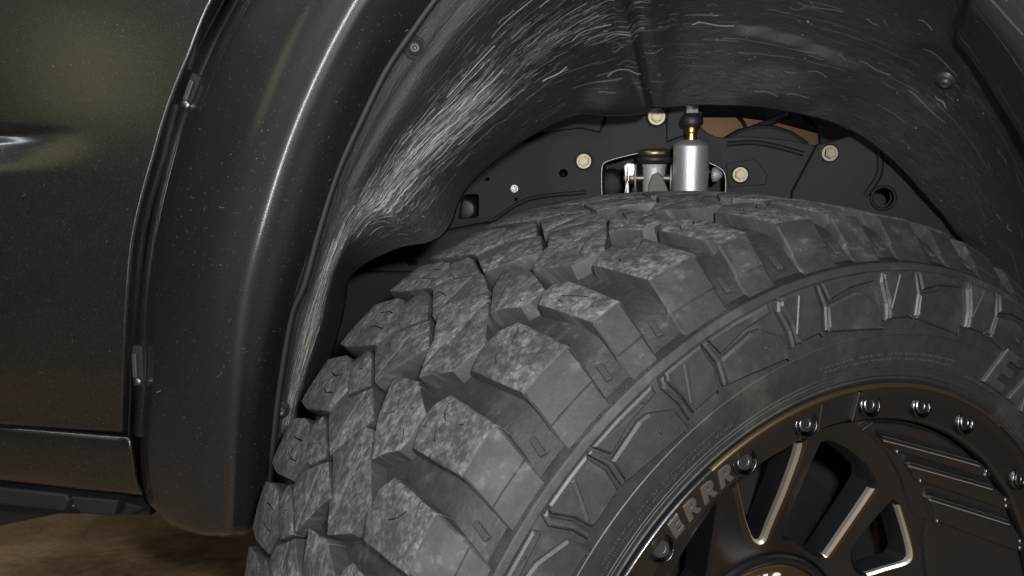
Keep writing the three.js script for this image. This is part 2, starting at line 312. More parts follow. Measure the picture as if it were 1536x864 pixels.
// flare; over the top and down the front of the arch it runs on outside the picture
const flareFar = [[1900, 650], [1850, 450], [1780, 250], [1680, 50], [1560, -130], [1400, -250], [1220, -300], [1040, -285], [885, -225]].map(([x, y]) => { const dx = x - 1150, dy = y - 450, l = Math.hypot(dx, dy); return [[270, 0.012], [245, 0.05], [180, 0.068], [98, 0.07], [46, 0.05], [0, 0.03]].map(([o, z]) => [x + dx / l * o, y + dy / l * o, z]); });
const flareSt = [
  ...flareFar,
  [[420, -110, 0.012], [446, -110, 0.05], [525, -112, 0.068], [622, -115, 0.07], [690, -115, 0.05], [742, -117, 0.03]],
  [[358, 0, 0.012], [386, 0, 0.05], [460, 0, 0.068], [545, 0, 0.07], [600, 0, 0.05], [645, 0, 0.03]],
  [[316, 81, 0.012], [342, 85, 0.05], [410, 95, 0.067], [490, 98, 0.07], [540, 105, 0.05], [573, 105, 0.03]],
  [[272, 200, 0.01], [298, 205, 0.049], [362, 212, 0.066], [438, 215, 0.07], [488, 220, 0.05], [521, 213, 0.03]],
  [[235, 350, 0.008], [258, 350, 0.047], [318, 353, 0.064], [394, 350, 0.068], [440, 354, 0.05], [471, 352, 0.03]],
  [[220, 460, 0.005], [242, 460, 0.044], [300, 463, 0.06], [367, 465, 0.064], [410, 468, 0.046], [436, 465, 0.026]],
  [[218, 557, 0.002], [238, 560, 0.04], [295, 565, 0.055], [356, 565, 0.06], [394, 563, 0.042], [417, 558, 0.022]],
  [[211, 650, -0.002], [230, 655, 0.035], [290, 660, 0.05], [350, 660, 0.054], [384, 656, 0.036], [406, 650, 0.018]],
  [[212, 712, -0.006], [232, 718, 0.03], [290, 724, 0.045], [348, 724, 0.048], [380, 716, 0.032], [401, 707, 0.014]],
  [[221, 750, -0.01], [243, 770, 0.022], [298, 788, 0.036], [345, 790, 0.04], [376, 778, 0.026], [397, 757, 0.01]],
  [[232, 764, -0.014], [255, 786, 0.008], [300, 801, 0.02], [342, 804, 0.022], [372, 800, 0.014], [393, 782, 0.004]],
  [[234, 766, -0.03], [257, 787, -0.02], [300, 800, -0.02], [342, 803, -0.02], [371, 799, -0.02], [391, 781, -0.02]],
];
const bend = (s) => { const L = (a, b, t, dz) => [lerp(a[0], b[0], t), lerp(a[1], b[1], t), lerp(a[2], b[2], t) + dz]; return [s[0], L(s[0], s[1], 0.5, 0.006), s[1], s[2], L(s[2], s[3], 0.68, 0.0008), L(s[3], s[3], 0, -0.0012), L(s[3], s[4], 0.4, 0.0004), s[4], s[5]]; };
const flareGeo = loft(flareSt.map(bend), 8, 6, (u, v) => 0.0012 * (fbm(u * 7, v * 3, 64, 2, 5) - 0.5));
const flare = mesh('fender_flare', flareGeo, M.flare, truck);
// rolled lip between flare and liner
const lipPts = [[745, -117, 0.028], [648, 0, 0.028], [612, 50, 0.028], [577, 102, 0.028], [542, 172, 0.028], [502, 260, 0.028], [476, 342, 0.028], [451, 432, 0.026], [436, 466, 0.024], [419, 557, 0.02], [408, 640, 0.016], [402, 712, 0.012], [395, 775, 0.006]];
{ const c = new THREE.CatmullRomCurve3(lipPts.map((p) => W(p[0] + 4, p[1], p[2] - 0.004))); mesh('flare_lip', new THREE.TubeGeometry(c, 90, 0.0042, 8), M.trim, flare); }
// body strip in the gap behind the flare
mesh('fender_strip', loft(sealR.map((p, i) => { const dx = [70, 55, 45, 42, 40, 38, 34, 32, 30, 34, 34, 34][i]; return [[p[0] + 4, p[1], -0.012], [p[0] + dx * 0.3, p[1], 0.001], [p[0] + dx * 0.7, p[1] + 2, 0.003], [p[0] + dx, p[1] + 4, -0.004]]; }), 5, 4), M.paint, truck);
{ // fender above the flare
  const P = (x, y) => { const q = W(x, y, 0.004); return new THREE.Vector2(q.x, q.y); }, sh = [P(440, -160), P(450, -190)], top = 1.52;
  const arch = flareFar.map((f) => { const [x, y] = f[0], dx = x - 1150, dy = y - 450, l = Math.hypot(dx, dy); return P(x - dx / l * 25, y - dy / l * 25); });
  const out = [P(452, -160), new THREE.Vector2(P(520, -300).x, top), new THREE.Vector2(1.25, top), new THREE.Vector2(1.25, arch[0].y), ...arch];
  mesh('fender', new THREE.ExtrudeGeometry(new THREE.Shape(out), { depth: 0.004, bevelEnabled: false }).translate(0, 0, 0.0), M.paint, truck);
}
// clips in the gap
function clip(px, py, z, w, h, rot) {
  const p = W(px, py, z), base = mesh('clip', new RoundedBoxGeometry(w, h, 0.008, 2, 0.002), M.frame, truck); base.position.copy(p); base.rotation.z = rot;
  const t = mesh('clip_tongue', new RoundedBoxGeometry(w * 0.45, h * 0.6, 0.006, 2, 0.0015), M.pin, base); t.position.set(-w * 0.1, h * 0.02, 0.005);
  const s = mesh('clip_head', lathe([[0, 0.003], [0.003, 0.003], [0.0042, 0.001], [0.0042, -0.002]], 14).rotateX(Math.PI / 2), M.head, base); s.position.set(w * 0.12, -h * 0.36, 0.005);
}
clip(289, 138, 0.004, 0.012, 0.036, -0.42); clip(209, 548, 0.002, 0.012, 0.044, -0.02);
// rocker panel
{
  const xs = [-420, -200, -40, 60, 130, 176, 196], rows = xs.map((x) => {
    const y0 = 636 + 0.087 * x, y1 = 720 + 0.108 * x, e = x > 150 ? smooth(150, 196, x) : 0, xb = x + 16 * e;
    return [[x, y0 - 6, -0.02], [x, y0 + 1, -0.006], [x, y0 + 6, 0.003], [x + 4 * e, lerp(y0, y1, 0.35), 0.004], [x + 9 * e, lerp(y0, y1, 0.75), 0.0], [xb, y1 - 4, -0.006], [xb, y1 + 1, -0.016], [xb, y1 + 2, -0.06]];
  });
  const q = rows[rows.length - 1]; rows.push(q.map(([x, y, z]) => [x + 2, y, z - 0.02]));
  mesh('rocker_panel', loft(rows, 6, 4), M.paint, truck);
  const bar = (l, z, d) => extrudePx(l, z, d, [], 0.003);
  const sb = mesh('step_bar', bar([[-420, 688], [-100, 724], [97, 745], [100, 751], [93, 763], [-100, 745], [-420, 712]], -0.015, 0.06), M.frame, truck);
  mesh('step_bracket', bar([[108, 747], [174, 753], [168, 771], [122, 768], [112, 757]], -0.02, 0.05), M.frame, sb);
  mesh('step_bracket', bar([[178, 755], [214, 762], [190, 769], [172, 768]], -0.04, 0.05), M.frame, sb);
  mesh('step_link', bar([[95, 748], [112, 750], [114, 758], [96, 757]], -0.03, 0.03), M.steel, sb);
  mesh('underbody', bar([[-420, 715], [120, 730], [222, 742], [222, 770], [86, 768], [0, 786], [-420, 860]], -0.12, 0.5), M.dark, truck);
}
// wheel arch liner
const linerSt = [
  [[390, 800, 0.0], [403, 796, -0.004], [409, 792, -0.006], [420, 785, -0.02], [432, 780, -0.04], [447, 775, -0.10]],
  [[396, 690, 0.004], [410, 688, 0.0], [417, 686, -0.002], [430, 682, -0.015], [443, 678, -0.03], [463, 670, -0.10]],
  [[403, 610, 0.008], [418, 608, 0.004], [427, 605, 0.002], [442, 600, -0.008], [455, 597, -0.025], [482, 590, -0.10]],
  [[421, 505, 0.012], [440, 500, 0.008], [452, 497, 0.008], [472, 492, -0.003], [488, 487, -0.02], [511, 478, -0.10]],
  [[442, 425, 0.014], [464, 420, 0.011], [478, 415, 0.012], [496, 408, 0.004], [510, 402, -0.018], [525, 414, -0.10]],
  [[463, 352, 0.016], [488, 345, 0.013], [505, 338, 0.016], [530, 330, 0.006], [553, 340, -0.012], [590, 374, -0.045]],
  [[476, 310, 0.017], [503, 302, 0.014], [522, 298, 0.016], [556, 300, 0.002], [590, 325, -0.014], [645, 362, -0.05]],
  [[487, 268, 0.018], [515, 262, 0.015], [540, 260, 0.016], [580, 268, -0.006], [620, 290, -0.025], [672, 340, -0.065]],
  [[527, 178, 0.018], [560, 175, 0.014], [588, 180, 0.012], [632, 202, -0.02], [670, 236, -0.048], [700, 282, -0.10]],
  [[570, 95, 0.018], [608, 95, 0.014], [640, 104, 0.010], [700, 135, -0.035], [742, 172, -0.08], [775, 217, -0.15]],
  [[638, 0, 0.018], [676, 5, 0.014], [712, 20, 0.006], [772, 58, -0.05], [815, 108, -0.12], [860, 173, -0.21]],
  [[738, -117, 0.018], [775, -100, 0.016], [812, -70, 0.0], [862, -15, -0.07], [900, 62, -0.17], [935, 166, -0.27]],
  [[880, -215, 0.018], [905, -190, 0.016], [930, -150, 0.0], [953, -65, -0.115], [970, 40, -0.215], [988, 161, -0.29]],
  [[1040, -280, 0.028], [1040, -250, 0.018], [1040, -200, 0], [1040, -100, -0.15], [1040, 30, -0.25], [1040, 156, -0.30]],
  [[1220, -300, 0.028], [1215, -268, 0.018], [1200, -205, 0], [1185, -100, -0.16], [1170, 35, -0.255], [1150, 161, -0.31]],
  [[1400, -250, 0.028], [1390, -220, 0.018], [1370, -165, 0], [1335, -60, -0.16], [1295, 70, -0.26], [1258, 186, -0.32]],
  [[1560, -130, 0.028], [1545, -108, 0.018], [1510, -65, 0], [1460, 20, -0.16], [1400, 128, -0.27], [1332, 234, -0.33]],
  [[1680, 50, 0.028], [1660, 60, 0.02], [1620, 85, 0], [1550, 135, -0.16], [1470, 205, -0.28], [1388, 292, -0.34]],
  [[1780, 250, 0.028], [1750, 250, 0.02], [1700, 262, 0], [1620, 290, -0.16], [1530, 320, -0.29], [1432, 345, -0.35]],
  [[1850, 450, 0.028], [1800, 440, 0.02], [1740, 435, 0], [1650, 430, -0.17], [1560, 420, -0.3], [1462, 400, -0.36]],
  [[1900, 650, 0.028], [1850, 640, 0.02], [1780, 620, 0], [1690, 600, -0.17], [1600, 580, -0.3], [1490, 560, -0.36]],
];
const gs = (x, c, w) => Math.exp(-(((x - c) / w) ** 2));
const tent = (x, c, w) => Math.max(0, 1 - Math.abs(x - c) / w);
const probe = loft(linerSt, 1, 1), probeN = V().fromBufferAttribute(probe.attributes.normal, 13 * 6 + 4), probeP = V().fromBufferAttribute(probe.attributes.position, 13 * 6 + 4);
const outw = probeN.dot(camPos.clone().sub(probeP)) > 0 ? 1 : -1;   // which way the sheet's normals point
const linerGeo = loft(linerSt, 26, 24, (u, v) => {
  const S = u * 20, T = v * 5;                            // station along the arch, place across it
  let d = lerp(0.0012, 0.0045, smooth(7, 12, S)) * (fbm(u * 26, v * 7, 999, 3, 9) - 0.5) + 0.0006 * (fbm(u * 90, v * 40, 999, 2, 15) - 0.5);
  d += 0.006 * tent(S, 11.55, 0.16) * smooth(1.8, 2.8, T) * (1 - smooth(4.6, 4.95, T)) - 0.005 * tent(S, 11.9, 0.22) * smooth(1.8, 2.8, T);   // pressed rib
  const wl = smooth(13.35, 13.7, S) * (1 - smooth(14.6, 15.3, S)), q = T - 4.12 - 0.1 * (S - 14); d += 0.006 * wl * smooth(0, 0.03, q) * clamp(1 - (q - 0.03) / 0.5);   // stepped ledge
  d += 0.008 * Math.max(0, 1 - Math.hypot((S - 14.1) / 0.6, (T - 4.72) / 0.3)) + 0.016 * smooth(0, 0.5, 1 - Math.hypot((S - 11.0) / 0.9, (T - 4.9) / 0.5)) * (1 - 0.5 * smooth(4.75, 5, T));
  d += 0.03 * smooth(0, 0.35, Math.min(S - 15.75, 18.2 - S, T - 2.0, 3.55 - T - 0.2 * (S - 16.5))) * smooth(0, 0.6, 3.6 - T);      // raised corner
  d -= 0.003 * smooth(0, 0.3, 1 - Math.hypot((S - 15.95) / 0.5, (T - 3.92) / 0.35));                                              // pocket round the pin
  d += 0.005 * gs(T, 1.9, 0.5) * smooth(5, 8, S) * (1 - smooth(11, 13, S));                                                       // roll inside the lip
  return d * outw * smooth(0, 0.06, v);
}, true);
const liner = mesh('wheel_arch_liner', linerGeo, M.liner, truck);
{ // return edge of the liner, so that the sheet has thickness
  const P = linerGeo.attributes.position, n = linerGeo.userData.rows, m = P.count / n, rows = [];
  for (let i = 0; i < n; i++) { const p = V().fromBufferAttribute(P, i * m + m - 1), q = V().fromBufferAttribute(P, i * m + m - 2), t = p.clone().sub(q).normalize(); rows.push([p, p.clone().addScaledVector(t, 0.002).add(V(0, 0, -0.002)), p.clone().add(V(0, 0.001, -0.008)), q.clone().add(V(0, 0.006, -0.012))]); }
  mesh('liner_edge', gridGeo(rows), M.flare, liner);
}
function pushPin(px, py, r, tilt) {
  const [p, n] = nearest(linerGeo, px, py); n.add(tilt || V(0, 0, 0.6));
  const b = mesh('push_pin', lathe([[r * 1.7, -0.003], [r * 1.65, 0.001], [r * 1.2, 0.0022], [r, 0.0035], [r * 0.95, 0.006], [r * 0.6, 0.0085], [r * 0.35, 0.0088], [r * 0.3, 0.0075], [0, 0.0075]], 22), M.pin, liner); aim(b, p, n);
}
pushPin(622, 72, 0.0068, V(0.3, 0, 1)); pushPin(474, 360, 0.0068, V(0.6, 0, 0.8)); pushPin(420, 615, 0.006, V(0.8, 0, 0.5)); pushPin(1418, 121, 0.0072, V(0, -0.2, 0.3));

// chassis behind the tyre
const ZF = -0.42;
const frameRail = mesh('frame_rail', extrudePx(
  [[560, 330], [600, 200], [700, 120], [905, 120], [1003, 140], [1006, 172], [1030, 178], [1047, 189], [1060, 200], [1073, 207], [1088, 208], [1112, 206], [1150, 208], [1190, 213], [1232, 222], [1232, 420], [560, 420]], ZF, 0.05,
  [circ(845, 260, 6.5), circ(731, 269, 3.5, 3), circ(774, 299, 3, 3.5, 5), [[697, 291], [716, 290], [719, 294], [719, 324], [715, 328], [686, 330], [690, 300]].reverse(),
    [[903, 320], [903, 252], [906, 245], [914, 241], [952, 231], [1000, 224], [1040, 224], [1056, 240], [1078, 251], [1085, 257], [1088, 266], [1088, 320]].reverse(), circ(1283, 0, 0.1)].slice(0, 5), 0.0015), M.frame, truck);
mesh('frame_hump', extrudePx([[1095, 209], [1112, 199], [1137, 193], [1160, 194], [1185, 202], [1206, 216], [1200, 260], [1100, 260]], ZF - 0.06, 0.06, [], 0.006), M.frame, frameRail);
mesh('frame_plate', extrudePx([[560, 140], [1000, 140], [1000, 170], [905, 172], [898, 196], [870, 190], [560, 230]], ZF + 0.012, 0.01, [], 0.002), M.frame, frameRail);
mesh('bracket_plate', extrudePx([[1228, 219], [1260, 211], [1296, 200], [1340, 215], [1500, 300], [1560, 420], [1180, 420], [1191, 289]], ZF + 0.02, 0.018, [circ(1325, 297, 16, 15, 24), [[1329, 239], [1335, 239], [1335, 248], [1329, 248]].reverse()], 0.002), M.frame, frameRail);
mesh('bracket_rib', new THREE.TubeGeometry(new THREE.CatmullRomCurve3([W(1314, 206, ZF + 0.018), W(1320, 240, ZF + 0.019), W(1318, 262, ZF + 0.019), W(1298, 294, ZF + 0.018)]), 30, 0.0045, 10), M.frame, frameRail);
mesh('hole_collar', new THREE.TorusGeometry(0.0145, 0.0022, 8, 28), M.frame, frameRail).position.copy(W(1325, 297, ZF + 0.022));
mesh('tower_plate', extrudePx([[1002, 120], [1060, 120], [1050, 176], [1047, 189], [1030, 200], [1002, 210]], ZF + 0.006, 0.02, [], 0.003), M.frame, frameRail);
// lower rail with a slot, and the panel under it
mesh('lower_rail', extrudePx([[470, 372], [560, 372], [640, 356], [720, 340], [820, 336], [820, 420], [470, 420]], ZF + 0.045, 0.04, [[[607, 391], [611, 388], [623, 388], [627, 392], [626, 398], [622, 401], [610, 401], [606, 397]].reverse()], 0.004), M.frame, frameRail);
mesh('splash_panel', extrudePx([[430, 412], [820, 412], [820, 700], [430, 700]], ZF + 0.06, 0.01, [], 0.004), M.frame, truck);
mesh('rail_back', extrudePx([[540, 212], [1060, 214], [1500, 224], [1500, 420], [540, 420]], ZF - 0.09, 0.01, [], 0), M.dark, frameRail);
{ const m = mesh('rubber_mount', lathe([[0, 0.03], [0.012, 0.03], [0.016, 0.026], [0.016, 0.006], [0.02, 0.003], [0.02, -0.02]], 20).rotateX(Math.PI / 2), M.rubber, truck); m.position.copy(W(704, 312, ZF - 0.045)); }
{ const m = mesh('rubber_mount', lathe([[0, 0.03], [0.014, 0.03], [0.02, 0.022], [0.016, 0.014], [0.022, 0.006], [0.022, -0.03]], 20).rotateX(Math.PI / 2), M.dark, truck); m.position.copy(W(916, 276, ZF - 0.06)); }
function hexBolt(px, py, z, r, mat = M.zinc, parent = frameRail) {
  const b = mesh('bolt', flat(mergeGeometries([lathe([[r * 1.55, 0], [r * 1.55, 0.002], [r * 1.3, 0.004], [0, 0.004]], 24).toNonIndexed(), new THREE.CylinderGeometry(r * 0.92, r, 0.008, 6).translate(0, 0.007, 0).toNonIndexed(), lathe([[r * 0.7, 0.011], [r * 0.66, 0.0116], [0, 0.0116]], 18).toNonIndexed()])), mat, parent);
  aim(b, W(px, py, z), V(0.05, 0.05, 1)); return b;
}
hexBolt(876, 242, ZF + 0.003, 0.0076); hexBolt(1110, 262, ZF + 0.003, 0.0076); hexBolt(1244, 230, ZF + 0.021, 0.0078); hexBolt(985, 175, ZF + 0.014, 0.0085); hexBolt(772, 283, ZF + 0.0005, 0.004, M.steel);
{ const t = mesh('bolt_tab', new RoundedBoxGeometry(0.009, 0.007, 0.003, 1, 0.0008), M.zinc, frameRail); t.position.copy(W(984, 185, ZF + 0.016)); }
{ // pressed flanges, weld beads, a brake pipe and wiring on the chassis
  const run = (name, l, r, mat) => mesh(name, new THREE.TubeGeometry(new THREE.CatmullRomCurve3(l.map((p) => W(...p))), 40, r, 8), mat, frameRail);
  run('weld_bead', [[1190, 290, ZF + 0.004], [1205, 262, ZF + 0.004], [1226, 222, ZF + 0.004]], 0.0028, M.frame);
  run('weld_bead', [[905, 174, ZF + 0.006], [900, 192, ZF + 0.006], [872, 190, ZF + 0.006], [800, 198, ZF + 0.006]], 0.0026, M.frame);
  run('pressed_rib', [[1090, 216, ZF], [1130, 214, ZF], [1170, 221, ZF], [1205, 231, ZF]], 0.0035, M.frame);
  run('pressed_rib', [[740, 330, ZF], [790, 300, ZF], [880, 288, ZF]], 0.003, M.frame);
  run('opening_rim', [[903, 300, ZF + 0.001], [903, 252, ZF + 0.001], [906, 245, ZF + 0.001], [914, 241, ZF + 0.001], [952, 231, ZF + 0.001], [1000, 224, ZF + 0.001]], 0.0016, M.head);
  run('opening_rim', [[1064, 244, ZF + 0.001], [1078, 251, ZF + 0.001], [1085, 257, ZF + 0.001], [1088, 266, ZF + 0.001], [1088, 300, ZF + 0.001]], 0.0016, M.head);
  mesh('washer_plate', extrudePx(circ(876, 242, 15, 14), ZF + 0.002, 0.002, [], 0.0006), M.frame, frameRail); mesh('washer_plate', extrudePx([[1090, 246], [1132, 240], [1150, 262], [1148, 276], [1094, 280]], ZF + 0.002, 0.003, [], 0.001), M.frame, frameRail);
}
// engine bay side above the opening, with a hose and a rod crossing the gap
mesh('inner_fender', extrudePx([[900, -60], [1030, -60], [1035, 174], [1110, 174], [1165, 181], [1232, 199], [1238, 240], [1500, 380], [1600, 300], [1600, -60]], -0.72, 0.02, [], 0.002), M.dark, truck);
mesh('brake_hose', new THREE.TubeGeometry(new THREE.CatmullRomCurve3([W(1085, 160, -0.62), W(1103, 172, -0.6), W(1116, 186, -0.58), W(1120, 206, -0.56)]), 20, 0.003, 8), M.rubber, truck);
{ const a = W(1104, 205, -0.55), b = W(1186, 170, -0.5), m = mesh('link_rod', new THREE.TubeGeometry(new THREE.LineCurve3(a, b), 4, 0.0058, 12), M.rubber, truck);
  mesh('rod_sleeve', new THREE.TubeGeometry(new THREE.LineCurve3(a.clone().lerp(b, 0.03), a.clone().lerp(b, 0.36)), 4, 0.0068, 14), M.steel, m);
  mesh('bay_bracket', extrudePx([[1232, 190], [1300, 188], [1300, 222], [1234, 216]], -0.6, 0.02, [], 0.003), M.frame, truck); }

// ---------------------------------------------------------------- suspension
const strut = group('shock_absorber'); tag(strut, 'silver cylinder with brass rod and black nut standing behind the tyre top', 'shock absorber');
{
  const zs = -0.37, c = W(1035, 285, zs); strut.position.set(c.x, W(1035, 300, zs).y - 0.05, zs); const y0 = strut.position.y, H = (px, py) => W(px, py, zs).y - y0, R = (W(1062, 260, zs).x - W(1008, 260, zs).x) / 2;
  const top = H(1035, 213);
  mesh('body', lathe([[R, 0], [R, top - 0.006], [R * 0.97, top - 0.003], [R * 0.62, top + 0.002], [R * 0.4, top + 0.003], [R * 0.38, top + 0.002]], 48), M.steel, strut);
  mesh('rod', lathe([[R * 0.34, top - 0.01], [R * 0.34, top + 0.006], [R * 0.3, top + 0.007], [R * 0.3, top + 0.012], [R * 0.36, top + 0.013], [R * 0.36, H(1035, 184)], [0, H(1035, 184)]], 28), M.brass, strut);
  mesh('bushing', lathe([[R * 0.3, H(1035, 191)], [R * 0.5, H(1035, 190)], [R * 0.62, H(1035, 186)], [R * 0.62, H(1035, 178)], [R * 0.46, H(1035, 171)], [R * 0.2, H(1035, 168)]], 28), M.rubber, strut);
  const nut = mesh('nut', flat(new THREE.CylinderGeometry(R * 0.36, R * 0.36, 0.012, 6)), M.steel, strut); nut.position.y = H(1033, 166);
}
const joint = group('control_arm_joint'); tag(joint, 'silver ball joint with rubber boot and side bolts next to the silver cylinder', 'ball joint');
{
  const zj = -0.385, c = W(981, 265, zj); joint.position.copy(c); const k = 1.1 * (W(1000, 265, zj).x - W(960, 265, zj).x) / 40; // metres a pixel
  mesh('housing', lathe([[15.5 * k, -40 * k], [15.5 * k, 12 * k], [17 * k, 15 * k], [17 * k, 18 * k]], 36), M.cast, joint);
  mesh('boot', lathe([[17 * k, 17 * k], [24 * k, 20 * k], [25 * k, 25 * k], [22 * k, 29 * k], [18 * k, 31 * k]], 36), M.rubber, joint);
  mesh('cap_ring', lathe([[18 * k, 29 * k], [21 * k, 30 * k], [21 * k, 35 * k], [17 * k, 38 * k], [0, 38 * k]], 36), M.bronze, joint);
  for (const [x, r] of [[-25, 19], [23, 18]]) { const w = mesh('washer', lathe([[0, -1.2 * k], [r * k, -1.2 * k], [(r + 0.6) * k, 0], [r * k, 1.2 * k], [0, 1.2 * k]], 32).rotateZ(Math.PI / 2), M.cast, joint); w.position.set(x * k, -2 * k, 0); }
  const bolt = mesh('bolt', lathe([[0, -46 * k], [4 * k, -46 * k], [5 * k, -44 * k], [5 * k, -38 * k], [8 * k, -38 * k], [8 * k, -30 * k], [5.5 * k, -30 * k], [5.5 * k, 34 * k], [0, 34 * k]], 20).rotateZ(-Math.PI / 2), M.zinc, joint); bolt.position.set(4 * k, -2 * k, 2 * k);
  const e = mesh('bolt_end', lathe([[0, 92 * k], [4 * k, 92 * k], [6 * k, 89 * k], [10 * k, 85 * k], [10 * k, 79 * k], [5 * k, 77 * k]], 24).rotateZ(-Math.PI / 2), M.cast, joint); e.position.set(0, 3 * k, -4 * k);
  const fork = new THREE.Shape([[-40, 14], [-36, 18], [-28, 17], [-25, 10], [-30, -2], [-36, -6], [-38, -18], [-40, -40], [-34, -40]].map(([x, y]) => new THREE.Vector2(x * k, y * k)));
  mesh('fork', new THREE.ExtrudeGeometry(fork, { depth: 14 * k, bevelSize: k, bevelThickness: k, bevelSegments: 2 }).translate(0, 0, -6 * k), M.cast, joint);
  const arm = new THREE.Shape([[-10, -50], [-7, -10], [-3, 2], [3, 5], [9, 0], [30, -50]].map(([x, y]) => new THREE.Vector2(x * k, y * k)));
  mesh('arm', new THREE.ExtrudeGeometry(arm, { depth: 5 * k, bevelSize: 1.5 * k, bevelThickness: 1.5 * k, bevelSegments: 2 }).translate(2 * k, 0, 16 * k), std({ color: lin(0.09, 0.085, 0.075), roughness: 0.6, metalness: 0.3 }), joint);
}

// ---------------------------------------------------------------- the wheel
const wheel = group('off_road_wheel'); tag(wheel, 'black off-road wheel with chunky scuffed tread and bolted black rim, turned outward', 'wheel');
{
  const m = new THREE.Matrix4().makeBasis(toWorldDir(wu), toWorldDir(wv), toWorldDir(WHEEL_N)); m.setPosition(toWorldDir(WHEEL_C).add(camPos));
  wheel.applyMatrix4(m);
}
const polar = (th, r, a) => [r * Math.cos(th * rad), r * Math.sin(th * rad), a];
const crown = (a) => 0.408 - 0.010 * ((a + 0.19) / 0.155) ** 2;
function revolve(prof, t0 = 0, t1 = 360, seg = 240, uvm = true) { // profile of [r, a] turned about the wheel axis (+z)
  const pos = [], uv = [], idx = []; let c = 0;
  for (let j = 0; j < prof.length; j++) {
    if (j) c += Math.hypot(prof[j][0] - prof[j - 1][0], prof[j][1] - prof[j - 1][1]);
    for (let i = 0; i <= seg; i++) { const th = lerp(t0, t1, i / seg); pos.push(...polar(th, ...prof[j])); uv.push(th * rad * 0.33, c); }
  }
  const s = seg + 1; for (let j = 0; j < prof.length - 1; j++) for (let i = 0; i < seg; i++) { const a = j * s + i; idx.push(a, a + 1, a + s, a + 1, a + s + 1, a + s); }
  const g = new THREE.BufferGeometry(); g.setAttribute('position', new THREE.Float32BufferAttribute(pos, 3)); g.setAttribute('uv', new THREE.Float32BufferAttribute(uv, 2)); g.setIndex(idx); g.computeVertexNormals(); return g;
}
// carcass: bead, sidewall, shoulder floor, groove floors, inner sidewall
const tyreProf = [[0.262, -0.02], [0.268, -0.008], [0.2745, -0.003], [0.2765, -0.0005], [0.2778, -0.0012], [0.2795, 0.0005], [0.284, 0.0012], [0.290, 0.003], [0.30, 0.0052], [0.3115, 0.0068], [0.312, 0.0074], [0.3127, 0.0069], [0.325, 0.0066], [0.34, 0.0052], [0.352, 0.0036], [0.3588, 0.0024],
  [0.3591, 0.0034], [0.3598, 0.0038], [0.3640, 0.0024], [0.3650, 0.0012], [0.3676, -0.0065], [0.3745, -0.0172], [0.3835, -0.0325], [0.3895, -0.047], [0.3925, -0.07], [0.3928, -0.105], [0.393, -0.15], [0.3935, -0.19], [0.393, -0.23], [0.3905, -0.275], [0.3865, -0.32], [0.381, -0.345], [0.37, -0.368], [0.35, -0.385], [0.31, -0.388], [0.27, -0.36]];
const tyre = mesh('tyre', toCreasedNormals(revolve(tyreProf.filter(([r, a], i) => i <= 20), 0, 360, 360), 0.45), M.wall, wheel);
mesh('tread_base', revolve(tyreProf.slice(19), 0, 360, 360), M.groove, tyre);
// lug starts around the tyre (degrees): measured ones, then even steps
const tau = [66.5, 75, 82.2, 90.8, 97.6, 106.75, 113.6, 123.5, 130.5, 140.6, 150.2, 159.3, 168.5], wid = [5.8, 4.2, 5.6, 4.2, 5.2, 4.0, 6.1, 3.7, 6.4, 5.8, 6.2, 4.6, 6.0];
while (tau.length < 41) { const k = tau.length; tau.push(168.5 + (k - 12) * (66.5 + 360 - 168.5) / 29); wid.push(k % 2 ? 4.6 : 6.0); }
const NL = tau.length;
function th(u) { const k = Math.floor(u), f = u - k, g = (i) => tau[((i % NL) + NL) % NL] + 360 * Math.floor(i / NL); return lerp(g(k), g(k + 1), f); }
const jit = (s) => (rnd() - 0.5) * s;
const hidden = [];                                        // geometry of blocks on the side turned away
const inView = (t) => { const q = ((t % 360) + 360) % 360; return q > 58 && q < 184; };
function inset(P, d) {                                     // polygon (counter-clockwise) moved inward by d
  const n = P.length; return P.map((p, i) => {
    const a = P[(i + n - 1) % n], b = P[(i + 1) % n]; let ax = p[0] - a[0], ay = p[1] - a[1], bx = b[0] - p[0], by = b[1] - p[1]; const la = Math.hypot(ax, ay), lb = Math.hypot(bx, by);
    const n1 = [-ay / la, ax / la], n2 = [-by / lb, bx / lb], m = 1 + n1[0] * n2[0] + n1[1] * n2[1], q = d / Math.max(m, 0.6); return [p[0] + (n1[0] + n2[0]) * q, p[1] + (n1[1] + n2[1]) * q];
  });
}
